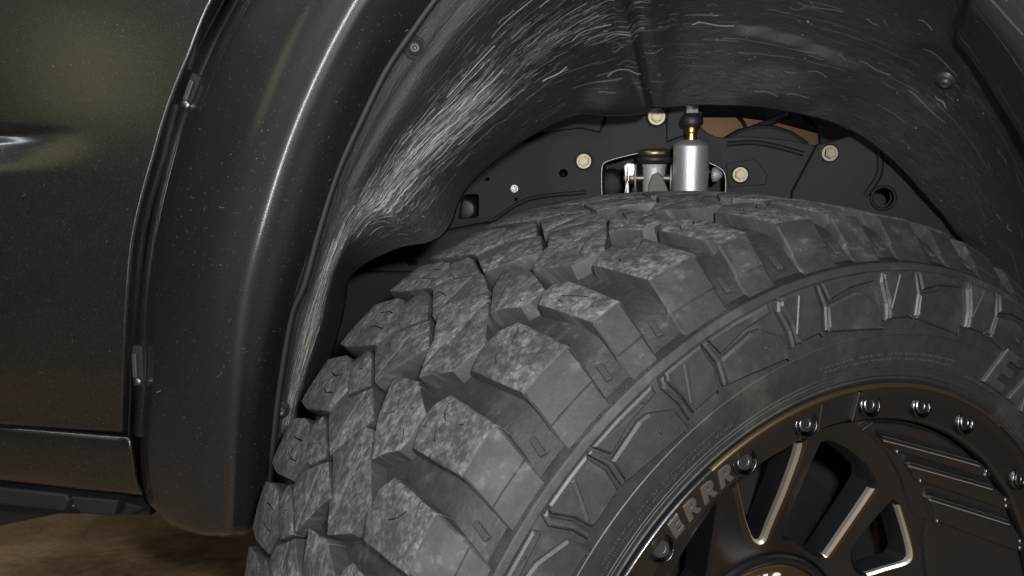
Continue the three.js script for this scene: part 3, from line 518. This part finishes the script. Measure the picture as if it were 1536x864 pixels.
function block(poly, depth, slits, bevel = 0.0022) {      // poly: [theta, a]; from the groove floor to the crown, edges rounded, sipes cut into the top
  const n = poly.length, tc = poly.reduce((s, p) => s + p[0], 0) / n, K = 0.405 * rad;
  let P = poly.map(([t, a]) => [(t - tc) * K, a]); if (THREE.ShapeUtils.area(P.map(([x, y]) => new THREE.Vector2(x, y))) < 0) P = P.reverse();
  const dense = []; P.forEach((p, i) => { const q = P[(i + 1) % n], l = Math.hypot(q[0] - p[0], q[1] - p[1]), k = Math.max(1, Math.round(l / 0.012)); for (let j = 0; j < k; j++) { const w = j ? 0.0007 : 0; dense.push([lerp(p[0], q[0], j / k) + jit(w), lerp(p[1], q[1], j / k) + jit(w)]); } }); P = dense; const N = P.length;
  const rings = [[inset(P, bevel), depth], [inset(P, bevel * 0.62), depth - bevel * 0.12], [inset(P, bevel * 0.28), depth - bevel * 0.36], [inset(P, bevel * 0.06), depth - bevel * 0.8], [P, depth - bevel * 1.2], [inset(P, -0.0012), 0]];
  const shape = new THREE.Shape(rings[0][0].map(([x, y]) => new THREE.Vector2(x, y))), cuts = [];
  for (const [[t0, a0], [t1, a1], wd] of slits || []) {     // sipes: narrow kinked cuts
    const x0 = (t0 - tc) * K + jit(0.002), x1 = (t1 - tc) * K + jit(0.002), y0 = a0 + jit(0.003), y1 = a1 + jit(0.003), dx = x1 - x0, dy = y1 - y0, l = Math.hypot(dx, dy), ux = -dy / l, uy = dx / l, kk = rr(0.35, 0.65), of = jit(0.006), mx = x0 + dx * kk + ux * of, my = y0 + dy * kk + uy * of, h2 = wd * 0.55;
    const c = [[x0, y0, 1], [mx, my, 1], [x1, y1, 1], [x1, y1, -1], [mx, my, -1], [x0, y0, -1]].map(([x, y, sg]) => [x + ux * h2 * sg, y + uy * h2 * sg]); cuts.push(c); shape.holes.push(new THREE.Path(c.map(([x, y]) => new THREE.Vector2(x, y))));
  }
  const cap = new THREE.ShapeGeometry(shape).toNonIndexed(), cp = cap.attributes.position, pos = [], uv = [], ox = rnd(), oy = rnd(), put = (x, y, z) => { pos.push(...polar(tc + x / K, crown(y) - depth + z, y)); uv.push(x + ox, y + oy - (depth - z) * 0.8); };
  for (let i = 0; i < cp.count; i++) put(cp.getX(i), cp.getY(i), depth);
  const nCap = cp.count, quad = (a, b, za, c, d, zb) => { put(...a, za); put(...c, zb); put(...b, za); put(...b, za); put(...c, zb); put(...d, zb); };
  for (let r = 0; r < rings.length - 1; r++) for (let i = 0; i < N; i++) { const j = (i + 1) % N; quad(rings[r][0][i], rings[r][0][j], rings[r][1], rings[r + 1][0][i], rings[r + 1][0][j], rings[r + 1][1]); }
  for (const c of cuts) for (let i = 0; i < c.length; i++) { const j = (i + 1) % c.length; quad(c[i], c[j], depth, c[i], c[j], depth * 0.25); }
  const g = new THREE.BufferGeometry(); g.setAttribute('position', new THREE.Float32BufferAttribute(pos, 3)); g.setAttribute('uv', new THREE.Float32BufferAttribute(uv, 2)); g.computeVertexNormals();
  const q = toCreasedNormals(g, 0.62), soft = 3 * 2 * N; q.clearGroups(); q.addGroup(0, nCap + soft * 2, 0); q.addGroup(nCap + soft * 2, pos.length / 3 - nCap - soft * 2, 1);  // the worn tone runs over the rounded edge
  return [q, tc];
}
function splitPoly(poly, gap, off = 0) {                  // cuts a block along its length into two, with a narrow gap
  const K = 0.405 * rad, n = poly.length, c = [0, 0]; poly.forEach(([t, a]) => { c[0] += t * K / n; c[1] += a / n; });
  let sxx = 0, syy = 0, sxy = 0; poly.forEach(([t, a]) => { const x = t * K - c[0], y = a - c[1]; sxx += x * x; syy += y * y; sxy += x * y; });
  const an = 0.1 + jit(0.3), nx = -Math.sin(an), ny = Math.cos(an);
  return [1, -1].map((sg) => { const f = (p) => sg * ((p[0] * K - c[0]) * nx + (p[1] - c[1]) * ny - off) - gap, out = []; poly.forEach((p, i) => { const q = poly[(i + 1) % n], a = f(p), b = f(q); if (a >= 0) out.push(p); if (a * b < 0) { const t = a / (a - b); out.push([lerp(p[0], q[0], t), lerp(p[1], q[1], t)]); } }); return out; });
}
function addSplit(name, poly, depth) {
  for (const q of splitPoly(poly, 0.0005, jit(0.004))) {
    if (q.length < 3) continue; const cx = q.reduce((m, p) => m + p[0], 0) / q.length, cy = q.reduce((m, p) => m + p[1], 0) / q.length, e = q[Math.floor(rnd() * q.length)];
    addBlock(name, q, depth - rnd() * 0.0008, [[[lerp(cx, e[0], -0.2), lerp(cy, e[1], -0.2)], [lerp(cx, e[0], 0.55), lerp(cy, e[1], 0.55)], 0.0009]], 0.0015);
  }
}
function addBlock(name, poly, depth, slits, bevel) {
  const [g, tc] = block(poly, depth, slits, bevel);
  if (inView(tc)) mesh(name, g, [M.top, M.side], tyre); else { g.clearGroups(); hidden.push(g); }
}
for (let k = 0; k < NL; k++) {
  const P = (off, list, gr = 1.06) => { const cd = list.reduce((q, p) => q + p[0], 0) / list.length, ca = list.reduce((q, p) => q + p[1], 0) / list.length; return list.map(([d, a]) => [th(k + off + (cd + (d - cd) * gr) / 9.3) + jit(0.12), ca + (a - ca) * gr + jit(0.0012)]); };
  const pt = (off, d, a) => [th(k + off + d / 9.3), a];
  // centre rows
  addSplit('tread_block', P(0.42, [[0, -0.209], [2.5, -0.175], [5, -0.191], [8.3, -0.212], [5.3, -0.257], [2.9, -0.247]]), 0.015);
  addBlock('tread_block', P(0.02, [[0.3, -0.272], [0.7, -0.256], [3.4, -0.217], [5.6, -0.246], [4.9, -0.265], [2.7, -0.287]]), 0.0145, [[pt(0.02, 2.2, -0.25), pt(0.02, 3.6, -0.262), 0.0009]]);
  if (k % 2 === 0) addSplit('tread_block', P(-0.2, [[0.3, -0.181], [0, -0.164], [2.5, -0.142], [5.4, -0.113], [9.0, -0.121], [11.0, -0.153], [8.3, -0.171], [7.2, -0.176], [4.6, -0.205]]), 0.015);
  else addSplit('tread_block', P(0.08, [[0.8, -0.186], [0, -0.149], [2.1, -0.114], [4.9, -0.111], [6.3, -0.115], [7.3, -0.129], [8.6, -0.141], [5.1, -0.168]]), 0.015);
  // inner shoulder
  addBlock('shoulder_lug', P(0.26, [[-0.1, -0.318], [-0.1, -0.295], [3.2, -0.252], [6.5, -0.267], [8.3, -0.33], [8.4, -0.364], [1.6, -0.364]], 1), 0.02,
    [[pt(0.26, 2.2, -0.29), pt(0.26, 2.8, -0.325), 0.0011], [pt(0.26, 4.4, -0.28), pt(0.26, 4.8, -0.315), 0.0011]]);
}
// outer shoulder lugs wrap from the tread over the shoulder
function shoulder(k) {
  const t0_ = tau[k], w_ = wid[k], q = (f, a) => [t0_ + f * w_, a];
  const [bg] = block([[t0_, -0.0375], [t0_ + w_, -0.0375], [t0_ + w_ + 0.6, -0.1], [t0_ + w_ * 0.72, -0.111], [t0_ + w_ * 0.3, -0.1115], [t0_ - 0.1, -0.101]], 0.017,
    [[q(0.1, -0.094), q(0.4, -0.084), 0.0011], [q(0.3, -0.066), q(0.62, -0.087), 0.0011], [q(0.62, -0.0885), q(0.8, -0.08), 0.0011]]);
  const sg = shoulderSide(k), n0 = bg.attributes.position.count, c0 = bg.groups[0].count; bg.clearGroups();
  const out = mergeGeometries([bg, sg]); out.clearGroups(); out.addGroup(0, c0, 0); out.addGroup(c0, n0 - c0 + sg.attributes.position.count, 1); return out;
}
function shoulderSide(k) {
  const t0 = tau[k], w = wid[k], big = w > 5, dg = (m, r) => m / r / rad;
  //           a top, r top,  a foot, r foot, start, end
  const st = [[-0.105, 0.3920, -0.106, 0.388, 1.6, w * 0.72], [-0.1045, 0.4025, -0.106, 0.388, 1.4, w * 0.74], [-0.103, 0.4037, -0.103, 0.388, 1.2, w * 0.78], [-0.097, 0.4043, -0.097, 0.388, 0.2, w + 0.6], [-0.07, 0.4020, -0.07, 0.386, 0, w + 0.3], [-0.042, 0.3990, -0.046, 0.382, 0, w], [-0.0385, 0.3978, -0.042, 0.381, 0, w],
    [-0.0365, 0.3955, -0.04, 0.380, 0.05, w], [-0.026, 0.3866, -0.03, 0.376, 0.5, w + 0.4], [-0.0165, 0.3786, -0.022, 0.372, 0.9, w + 0.9], [-0.0165, 0.3770, -0.021, 0.371, 0.95, w + 0.95], [-0.0068, 0.3690, -0.010, 0.366, 1.4, w + 1.5], [-0.0012, 0.3656, -0.006, 0.3645, 1.6, w + 1.7]];
  st.splice(0, 6); st[0] = [-0.0390, 0.3972, -0.046, 0.38, 0, w]; if (!big) { const st_ = st; }
  if (false) { st[9][0] = -0.0175; st[10][0] = -0.0175; }
  const cols = [[0, 0], [0.35, 0.0], [0.8, 0], [1, 0.0006], [1, 0.0026], [1, 0.5], [1, -0.0026], [1, -0.0006], [0.8, 0], [0.35, 0], [0, 0]];
  const pos = [], uv = [], idx = [], mIdx = []; const nC = 10; let c = 0;
  st.forEach((s, i) => {
    const [a, r, af, rf, s0, s1] = s; if (i) c += Math.hypot(a - st[i - 1][0], r - st[i - 1][1]);
    const ch = dg(0.0016, r), dr = dg(0.0022, r), ta = t0 + s0, tb = t0 + s1, na = 0.6, nr = 0.7;
    const row = [[ta - dr, rf, af], [ta - dr * 0.3, lerp(rf, r, 0.6), lerp(af, a, 0.6)], [ta, r - 0.0014 * nr, a - 0.0014 * na], [ta + ch, r, a], [lerp(ta, tb, 0.33), r, a], [lerp(ta, tb, 0.66), r, a], [tb - ch, r, a], [tb, r - 0.0014 * nr, a - 0.0014 * na], [tb + dr * 0.3, lerp(rf, r, 0.6), lerp(af, a, 0.6)], [tb + dr, rf, af]];
    for (const q of row) { pos.push(polar(...q)); uv.push([(q[0] - t0) * rad * 0.4 + k * 0.37, c + (q[1] - r)]); }
  });
  const tri = [[], []], add = (a, b, d, e, m) => { tri[m].push(a, b, d, b, e, d); };
  for (let i = 0; i < st.length - 1; i++) for (let j = 0; j < nC - 1; j++) add(i * nC + j, i * nC + j + 1, (i + 1) * nC + j, (i + 1) * nC + j + 1, 1);
  const fp = [], fu = []; for (const l of tri) for (const v of l) { fp.push(...pos[v]); fu.push(...uv[v]); }
  const g = new THREE.BufferGeometry(); g.setAttribute('position', new THREE.Float32BufferAttribute(fp, 3)); g.setAttribute('uv', new THREE.Float32BufferAttribute(fu, 2)); g.computeVertexNormals();
  const g2 = toCreasedNormals(g, 0.5); g2.clearGroups();
  return g2;
}
const slotPill = (k) => { // raised tab on the floor of a shoulder groove
  const u = th(k) - (th(k) - (tau[(k - 1 + NL) % NL] + wid[(k - 1 + NL) % NL])) * 0.42 + 0.9, g = new RoundedBoxGeometry(0.0048, 0.015, 0.003, 2, 0.0012);
  const b = V(Math.cos(u * rad), Math.sin(u * rad), 0), tg = V(-Math.sin(u * rad), Math.cos(u * rad), 0), p = V(...polar(u, 0.3757, -0.0172)), out = b.clone().multiplyScalar(0.9).add(V(0, 0, 0.44)).normalize(), dn = b.clone().multiplyScalar(-0.44).add(V(0, 0, 0.9)).addScaledVector(tg, 0.3).normalize(), x = dn.clone().cross(out).normalize(); out.copy(x).cross(dn).normalize();
  g.applyMatrix4(new THREE.Matrix4().makeBasis(x, dn, out).setPosition(p)); return g;
};
for (let k = 0; k < NL; k++) {
  const g = shoulder(k), s = slotPill(k);
  if (inView(tau[k] + 3)) { mesh('shoulder_lug', g, [M.top, M.side], tyre); if (k > 0) mesh('groove_tab', s, M.side, tyre); } else { g.clearGroups(); hidden.push(g, s.index ? s.toNonIndexed() : s); }
}
// sidewall lugs: low raised shapes between the rib and the smooth wall, one pair every two lugs
const wallA = (r) => { for (let j = 1; j < tyreProf.length; j++) if (tyreProf[j][0] >= r && r > 0.28) { const [r0, a0] = tyreProf[j - 1], [r1, a1] = tyreProf[j]; return lerp(a0, a1, (r - r0) / (r1 - r0)); } return 0; };
function wallPiece(poly, hgt, bevel = 0.0011) {           // poly: [theta, r]
  const tc = poly.reduce((s, p) => s + p[0], 0) / poly.length, K = 0.34 * rad;
  let pts = poly.map(([t, r]) => new THREE.Vector2((t - tc) * K, r)); if (THREE.ShapeUtils.area(pts) < 0) pts = pts.reverse();
  const g = new THREE.ExtrudeGeometry(new THREE.Shape(pts), { depth: 0.004, bevelEnabled: true, bevelSize: bevel, bevelOffset: -bevel, bevelThickness: bevel, bevelSegments: 1 });
  const ou = rnd(), ov = rnd(), w2 = g.attributes.uv; for (let i = 0; i < w2.count; i++) w2.setXY(i, w2.getX(i) + ou, w2.getY(i) + ov);
  const p = g.attributes.position; for (let i = 0; i < p.count; i++) { const r = p.getY(i); p.setXYZ(i, ...polar(tc + p.getX(i) / K, r, wallA(Math.min(r, 0.359)) + p.getZ(i) - 0.004 - bevel + hgt)); }
  g.computeVertexNormals(); return [g, tc];
}
function addWall(name, poly, h, bevel) { const [g, tc] = wallPiece(poly, h, bevel); if (inView(tc)) mesh(name, g, M.wall, tyre); else { g.clearGroups(); hidden.push(g); } }
for (let k = 1; k < NL - 1; k += 2) {
  const t = (d) => th(k + d / 9.1);                       // d: degrees from the lug start, stretched with the pitch
  const L = (list) => list.map(([d, r]) => [t(d), r]);
  addWall('sidewall_lug', L([[3.1, 0.3592], [-0.1, 0.3592], [-2.5, 0.3592], [-2.9, 0.3425], [-2.3, 0.3255], [2.3, 0.3242], [2.6, 0.339], [3.6, 0.354]]), 0.0046, 0.0016);
  addWall('sidewall_bar', L([[4.2, 0.359], [3.5, 0.359], [3.9, 0.353], [3.0, 0.3385], [2.8, 0.3255], [3.6, 0.3235], [3.7, 0.336], [4.7, 0.352]]), 0.006, 0.0016);
  addWall('sidewall_facet', L([[-0.3, 0.356], [1.9, 0.3305], [2.3, 0.332], [0.2, 0.357]]), 0.0056, 0.0007);
  addWall('sidewall_lug', L([[-3.5, 0.3592], [-7.0, 0.3592], [-12.4, 0.3592], [-12.6, 0.3528], [-7.8, 0.3508], [-4.3, 0.3455]]), 0.0046, 0.0016);
  addWall('sidewall_lug', L([[-3.8, 0.3425], [-8.4, 0.3472], [-9.9, 0.3460], [-13.4, 0.335], [-14.0, 0.3172], [-3.6, 0.3242]]), 0.0046, 0.0016);
  addWall('sidewall_bar', L([[-3.2, 0.359], [-2.7, 0.359], [-3.3, 0.3425], [-2.9, 0.3262], [-3.4, 0.3255], [-3.9, 0.3425]]), 0.0052, 0.0012);
  for (const [d, r, big] of [[-2.0, 0.3262, 1], [-13.2, 0.319, 1], [2.0, 0.327, 1], [-3.8, 0.327, 1], [-9.6, 0.333, 0], [-10, 0.355, 0], [3.4, 0.3585, 0]]) { // small moulding nibs
    const q = polar(t(d), r, wallA(r) + 0.005), c = new THREE.CylinderGeometry(0.0005, 0.0009, 0.004 + rnd() * 0.003, 6).rotateX(Math.PI / 2).rotateY(jit(1.6)).rotateX(jit(1.6)).translate(...q);
    if (inView(t(d))) mesh('moulding_nib', c, M.side, tyre);
  }
}
{ const g = mergeGeometries(hidden.map((h) => { const q = h.index ? h.toNonIndexed() : h; for (const n of Object.keys(q.attributes)) if (!['position', 'normal', 'uv'].includes(n)) q.deleteAttribute(n); return q; })); tag(mesh('rear_tread', g, M.side, tyre), 'tread on the far side of the tyre', null, 'stuff'); }
// raised letters on the sidewall
const font = await new FontLoader().loadAsync('fonts/droid/droid_sans_bold.typeface.json');
function arcText(txt, t0, r, size, depth, a, step, mat, parent, slant = 0, wide = 1, name = 'letter', tilt = 0) {
  [...txt].forEach((ch, i) => {
    if (ch === ' ') return;
    const g = new TextGeometry(ch, { font, size, depth, curveSegments: 4, bevelEnabled: true, bevelSize: size * 0.035, bevelThickness: size * 0.04, bevelSegments: 2 });
    g.computeBoundingBox(); const b = g.boundingBox; g.translate(-(b.min.x + b.max.x) / 2, 0, 0); const p = g.attributes.position;
    for (let j = 0; j < p.count; j++) { p.setX(j, (p.getX(j) + p.getY(j) * slant) * wide); p.setZ(j, p.getZ(j) + p.getY(j) * tilt); }
    const t = t0 - i * step; g.rotateZ((t - 90) * rad); g.translate(...polar(t, r, a)); g.computeVertexNormals(); mesh(name, g, mat, parent);
  });
}
arcText('ERA', 66.0, 0.2915, 0.0305, 0.0028, 0.0036, 8.2, M.wall, tyre, 0.12, 1.35, 'raised_letter', 0.16);
{ // fine moulded lines and illegible small print rings
  for (const [r, a] of [[0.2868, 0.0026], [0.2835, 0.0017]]) mesh('moulded_line', revolve([[r - 0.0004, a - 0.0003], [r, a + 0.0004], [r + 0.0004, a - 0.0003]], 20, 200, 220), M.wall, tyre);
  const bits = [], dash = (t, r, w, h) => { const g = new THREE.BoxGeometry(w, h, 0.0008); g.rotateZ((t - 90) * rad); g.translate(...polar(t, r, wallA(r) + 0.0002)); bits.push(g); };
  for (const [ta, tb, r] of [[104, 76, 0.2965], [103, 77, 0.2925], [146, 122, 0.2975], [150, 120, 0.2925], [72, 50, 0.2885]]) for (let t = ta; t > tb; t -= rr(0.28, 0.5)) { if (rnd() < 0.12) continue; dash(t, r + jit(0.0006), rr(0.0006, 0.0016), rr(0.0008, 0.0024)); if (rnd() < 0.5) dash(t - 0.1, r + 0.0008, 0.0012, 0.0005); }
  tag(mesh('small_print', mergeGeometries(bits), M.wall, tyre), 'fine moulded print around the sidewall', null, 'stuff');
}

// ---------------------------------------------------------------- rim
const boltT = [139.3, 119.9, 106.5, 92.0, 79.1, 66.2, 44.4, 31, 18, 5, -9, -30, -43, -56, -70, -90, -103, -116, -130, -150, 197, 184, 171, 158];
const rim = mesh('rim', mergeGeometries([
  revolve([[0.2400, -0.016], [0.2385, -0.03], [0.236, -0.06], [0.232, -0.12], [0.229, -0.2], [0.232, -0.3], [0.24, -0.36], [0.25, -0.37]]),       // barrel
]), M.rim, wheel);
// clamp ring, lower in the plain window between two bolts
const ringProf = (o) => [[0.2425, -0.0195], [0.2415, -0.012 + o], [0.2432, -0.0082 + o], [0.246, -0.0066 + o], [0.262, -0.0028 + o], [0.2668, -0.0012 + o], [0.2695, 0.0006 + o], [0.2715, 0.0002 + o], [0.2722, -0.002 + o], [0.272, -0.01]];
const ringMesh = mesh('clamp_ring', mergeGeometries([revolve(ringProf(0), 103.2, 455, 340), revolve(ringProf(-0.0032), 95, 103.2, 12)]), M.ring, wheel);
mesh('ring_edge', revolve([[0.2698, 0.0008], [0.2712, 0.0012], [0.2722, 0.0006], [0.2727, -0.002]], 58, 126, 120), M.bronze, ringMesh);
{ // step faces of the window
  for (const t of [103.15, 95.05]) { const g = new RoundedBoxGeometry(0.0018, 0.0245, 0.0042, 2, 0.0006); g.rotateX(0.24); g.translate(0, 0.2562, -0.0056); g.rotateZ((t - 90) * rad); mesh('ring_step', g, M.head, ringMesh); }
}
for (const t of boltT) {
  const a = -0.0036, b = new THREE.Group();
  const cup = mesh('bolt_cup', lathe([[0.0052, -0.004], [0.0078, -0.003], [0.0088, 0.0012], [0.0096, 0.0018], [0.0104, 0.0004], [0.0106, -0.003]], 28).rotateX(Math.PI / 2), M.cup, ringMesh);
  const head = mesh('ring_bolt', flat(mergeGeometries([lathe([[0.0062, -0.003], [0.0062, 0.0005], [0.0056, 0.0012], [0.0034, 0.0012], [0.003, 0.0006]], 24).toNonIndexed(), new THREE.CylinderGeometry(0.0033, 0.0033, 0.003, 6).translate(0, -0.001, 0).toNonIndexed()]).rotateX(Math.PI / 2)), M.head, ringMesh);
  for (const m of [cup, head]) { m.position.set(...polar(t, 0.2562, a)); m.rotation.set(0, 0, (t - 90) * rad); m.rotateX(-0.2); }
}
arcText('ERRR', 135.4, 0.2497, 0.016, 0.0012, -0.0062, 3.8, M.letter, ringMesh, 0.1, 1.0, 'ring_letter', 0.24);
// face plate with its windows
const mirT = (q) => { const c = 112 * rad, r = Math.hypot(...q), t = 2 * c - Math.atan2(q[1], q[0]); return [r * Math.cos(t), r * Math.sin(t)]; };
const C8 = (l) => l.map(([x, y]) => coneHit(940 + x / 2.577, 560 + y / 2.577));
const polar2 = (t, r) => [r * Math.cos(t * rad), r * Math.sin(t * rad)];
const win1 = [polar2(120.6, 0.2325), ...C8([[455, 560], [475, 620], [490, 650], [515, 662], [538, 645], [560, 590], [630, 420]]), polar2(104.6, 0.2335), polar2(109, 0.2345), polar2(115, 0.2345)];
const win2 = [...C8([[752, 268], [790, 262], [850, 290], [915, 340], [962, 390], [966, 420], [958, 445], [880, 560], [790, 690], [765, 712], [730, 710], [690, 680], [640, 645], [605, 610]])];
const win3 = [...C8([[1030, 488], [1050, 505], [1065, 545], [1090, 630], [1104, 695], [1098, 722], [1075, 740], [1000, 762], [930, 782], [890, 770], [868, 715], [880, 660], [950, 575]])];
const win0 = win2.map(mirT).reverse(), win0b = win3.map(mirT).reverse();
const turn = (l, d) => l.map(([x, y]) => [x * Math.cos(d) - y * Math.sin(d), x * Math.sin(d) + y * Math.cos(d)]);
const wins = [win1, win2, win3, win0]; const allWins = [...wins, ...wins.map((w) => turn(w, Math.PI))];
function conePlate(outline, holes, hgt, depth, bevel) {
  const v2 = (l) => l.map(([x, y]) => new THREE.Vector2(x, y));
  let o = v2(outline); if (THREE.ShapeUtils.area(o) < 0) o = o.reverse();
  const sh = new THREE.Shape(o); for (const h of holes) { let q = v2(h); if (THREE.ShapeUtils.area(q) > 0) q = q.reverse(); sh.holes.push(new THREE.Path(q)); }
  let g = new THREE.ExtrudeGeometry(sh, { depth, bevelEnabled: bevel > 0, bevelSize: bevel, bevelOffset: -bevel, bevelThickness: bevel, bevelSegments: 2 });
  g = subdivide(g, 0.014); const p = g.attributes.position; for (let i = 0; i < p.count; i++) { const r = Math.hypot(p.getX(i), p.getY(i)); p.setZ(i, p.getZ(i) - depth - bevel + hgt + coneA(r)); }
  g.computeVertexNormals(); return g;
}
const ringPts = (r, n = 96) => [...Array(n)].map((_, i) => polar2(i / n * 360, r));
const sm = (l, n = 3) => resample(l.concat([l[0]]).map((p) => V(p[0], p[1], 0)), n).slice(0, -1).map((p) => [p.x, p.y]);
const smWins = allWins.map((w) => sm(w));
const face = mesh('spoke_face', toCreasedNormals(conePlate(ringPts(0.2402), [...smWins, ringPts(0.0982, 48)], 0, 0.026, 0.0012), 0.35), M.rim, rim);
// machined edges round the windows: a flat land and a chamfer
function machined(pts, sgn, land, cham, lift = 0.0006) {
  const rowsL = [], rowsC = []; const n = pts.length;
  for (let i = 0; i < n; i++) {
    const a = pts[Math.max(0, i - 1)], b = pts[Math.min(n - 1, i + 1)], dx = b[0] - a[0], dy = b[1] - a[1], l = Math.hypot(dx, dy), nx = -dy / l * sgn, ny = dx / l * sgn; // n points into the hole
    const e = pts[i], at = (d, z) => { const x = e[0] + nx * d, y = e[1] + ny * d; return V(x, y, coneA(Math.hypot(e[0], e[1])) + z); };
    const atr = (d, z) => { const x = e[0] + nx * d, y = e[1] + ny * d; return V(x, y, coneA(Math.hypot(x, y)) + z); };
    rowsL.push([atr(-land, -0.0002), atr(-land, lift), at(0.0002, lift)]); rowsC.push([at(0.0002, lift), at(cham * 0.9, lift - cham), at(cham * 0.9, lift - cham - 0.004)]);
  }
  return [gridGeo(rowsL), gridGeo(rowsC)].map((g) => toCreasedNormals(g, 0.4));
}
const sgnOf = (w) => (THREE.ShapeUtils.area(w.map(([x, y]) => new THREE.Vector2(x, y))) > 0 ? 1 : -1);
function edgeRun(w, i0, i1, land, cham) { const s = sm(w, 6), n = s.length, out = []; for (let i = i0 * 6; i <= i1 * 6; i++) out.push(s[((i % n) + n) % n]); const [l, c] = machined(out, sgnOf(w), land, cham); mesh('machined_land', l, M.land, rim); return mesh('machined_edge', c, M.cut, rim); }
for (const d of [0, Math.PI]) {
  edgeRun(turn(win1, d), 0, 8, 0.005, 0.0028); edgeRun(turn(win2, d), 6, 9, 0.0035, 0.0026); edgeRun(turn(win3, d), 1, 8, 0.0012, 0.002); edgeRun(turn(win0, d), 4, 7, 0.0015, 0.0045);
}
// louvred panel on the broad spoke
{
  const pan = [...C8([[900, 215], [960, 260], [1010, 320], [1050, 400], [1075, 470], [1100, 545], [1150, 562], [1135, 620], [1150, 790]]), polar2(12, 0.2), polar2(12, 0.2385), ...[20, 30, 40, 50, 60, 70, 80, 88].map((t) => polar2(t, 0.2385))];
  mesh('louvre_panel', toCreasedNormals(conePlate(pan, [], 0.0035, 0.006, 0.0012), 0.35), M.rim, rim);
  const fins = [[[950, 238], [965, 235], [1335, 335], [1372, 372], [1368, 384], [1345, 390], [1020, 292], [1000, 288], [975, 265]], [[1050, 340], [1062, 334], [1385, 425], [1445, 480], [1448, 505], [1425, 512], [1110, 408], [1090, 402], [1078, 372]], [[1130, 470], [1142, 464], [1450, 560], [1500, 640], [1500, 668], [1478, 674], [1180, 565], [1155, 556], [1150, 520]]];
  for (const f of fins) {
    const q = C8(f), m = mesh('louvre', toCreasedNormals(conePlate(q, [], 0.0095, 0.005, 0.0016), 0.5), M.rim, rim);
    const e0 = q[1], e1 = q[2], rows = []; for (let i = 0; i <= 14; i++) { const t = i / 14, x = lerp(e0[0], e1[0], t), y = lerp(e0[1], e1[1], t), r = Math.hypot(x, y), dx = e1[0] - e0[0], dy = e1[1] - e0[1], l = Math.hypot(dx, dy), nx = dy / l, ny = -dx / l; const P = (d, z) => { const X = x + nx * d, Y = y + ny * d; return V(X, Y, coneA(Math.hypot(X, Y)) + z); }; rows.push([P(-0.0002, 0.005), P(0.0002, 0.0082), P(0.0032, 0.0099), P(0.0036, 0.009)]); }
    mesh('louvre_edge', gridGeo(rows), M.cut, m);
    for (const i of [7, 4, 3]) { const c = q.reduce((s, p) => [s[0] + p[0] / q.length, s[1] + p[1] / q.length], [0, 0]), x = lerp(q[i][0], c[0], 0.08), y = lerp(q[i][1], c[1], 0.08), s = mesh('louvre_screw', lathe([[0.0022, -0.001], [0.0022, 0.0008], [0.0014, 0.001], [0, 0.001]], 12).rotateX(Math.PI / 2), M.head, m); s.position.set(x, y, coneA(Math.hypot(x, y)) + 0.0098); }
  }
}
// hub
mesh('hub_dome', revolve([[0.0999, -0.118], [0.0985, -0.104], [0.096, -0.0995], [0.0925, -0.097], [0.0885, -0.0985], [0.0875, -0.101]], 0, 360, 96), M.rim, rim);
const cap = mesh('centre_cap', revolve([[0.0872, -0.102], [0.0866, -0.0995], [0.085, -0.0985], [0.06, -0.0965], [0.0, -0.0955]], 0, 360, 96), M.bronze, rim);
arcText('MC', 96, 0.0675, 0.0125, 0.001, -0.098, 12, M.white, cap, 0, 0.9, 'cap_letter');
// brake and back of the wheel, seen dark through the windows
mesh('brake_disc', revolve([[0.06, -0.15], [0.17, -0.15], [0.172, -0.158], [0.06, -0.158]], 0, 360, 96), M.frame, wheel);
mesh('dust_shield', revolve([[0.0, -0.19], [0.19, -0.185], [0.226, -0.175]], 0, 360, 96), M.dark, wheel);
mesh('brake_caliper', new RoundedBoxGeometry(0.1, 0.06, 0.06, 3, 0.01).translate(-0.04, 0.15, -0.15), M.dark, wheel);

scene.traverse((o) => { if (o.isMesh) { o.castShadow = true; o.receiveShadow = true; } });
renderer.render(scene, camera);
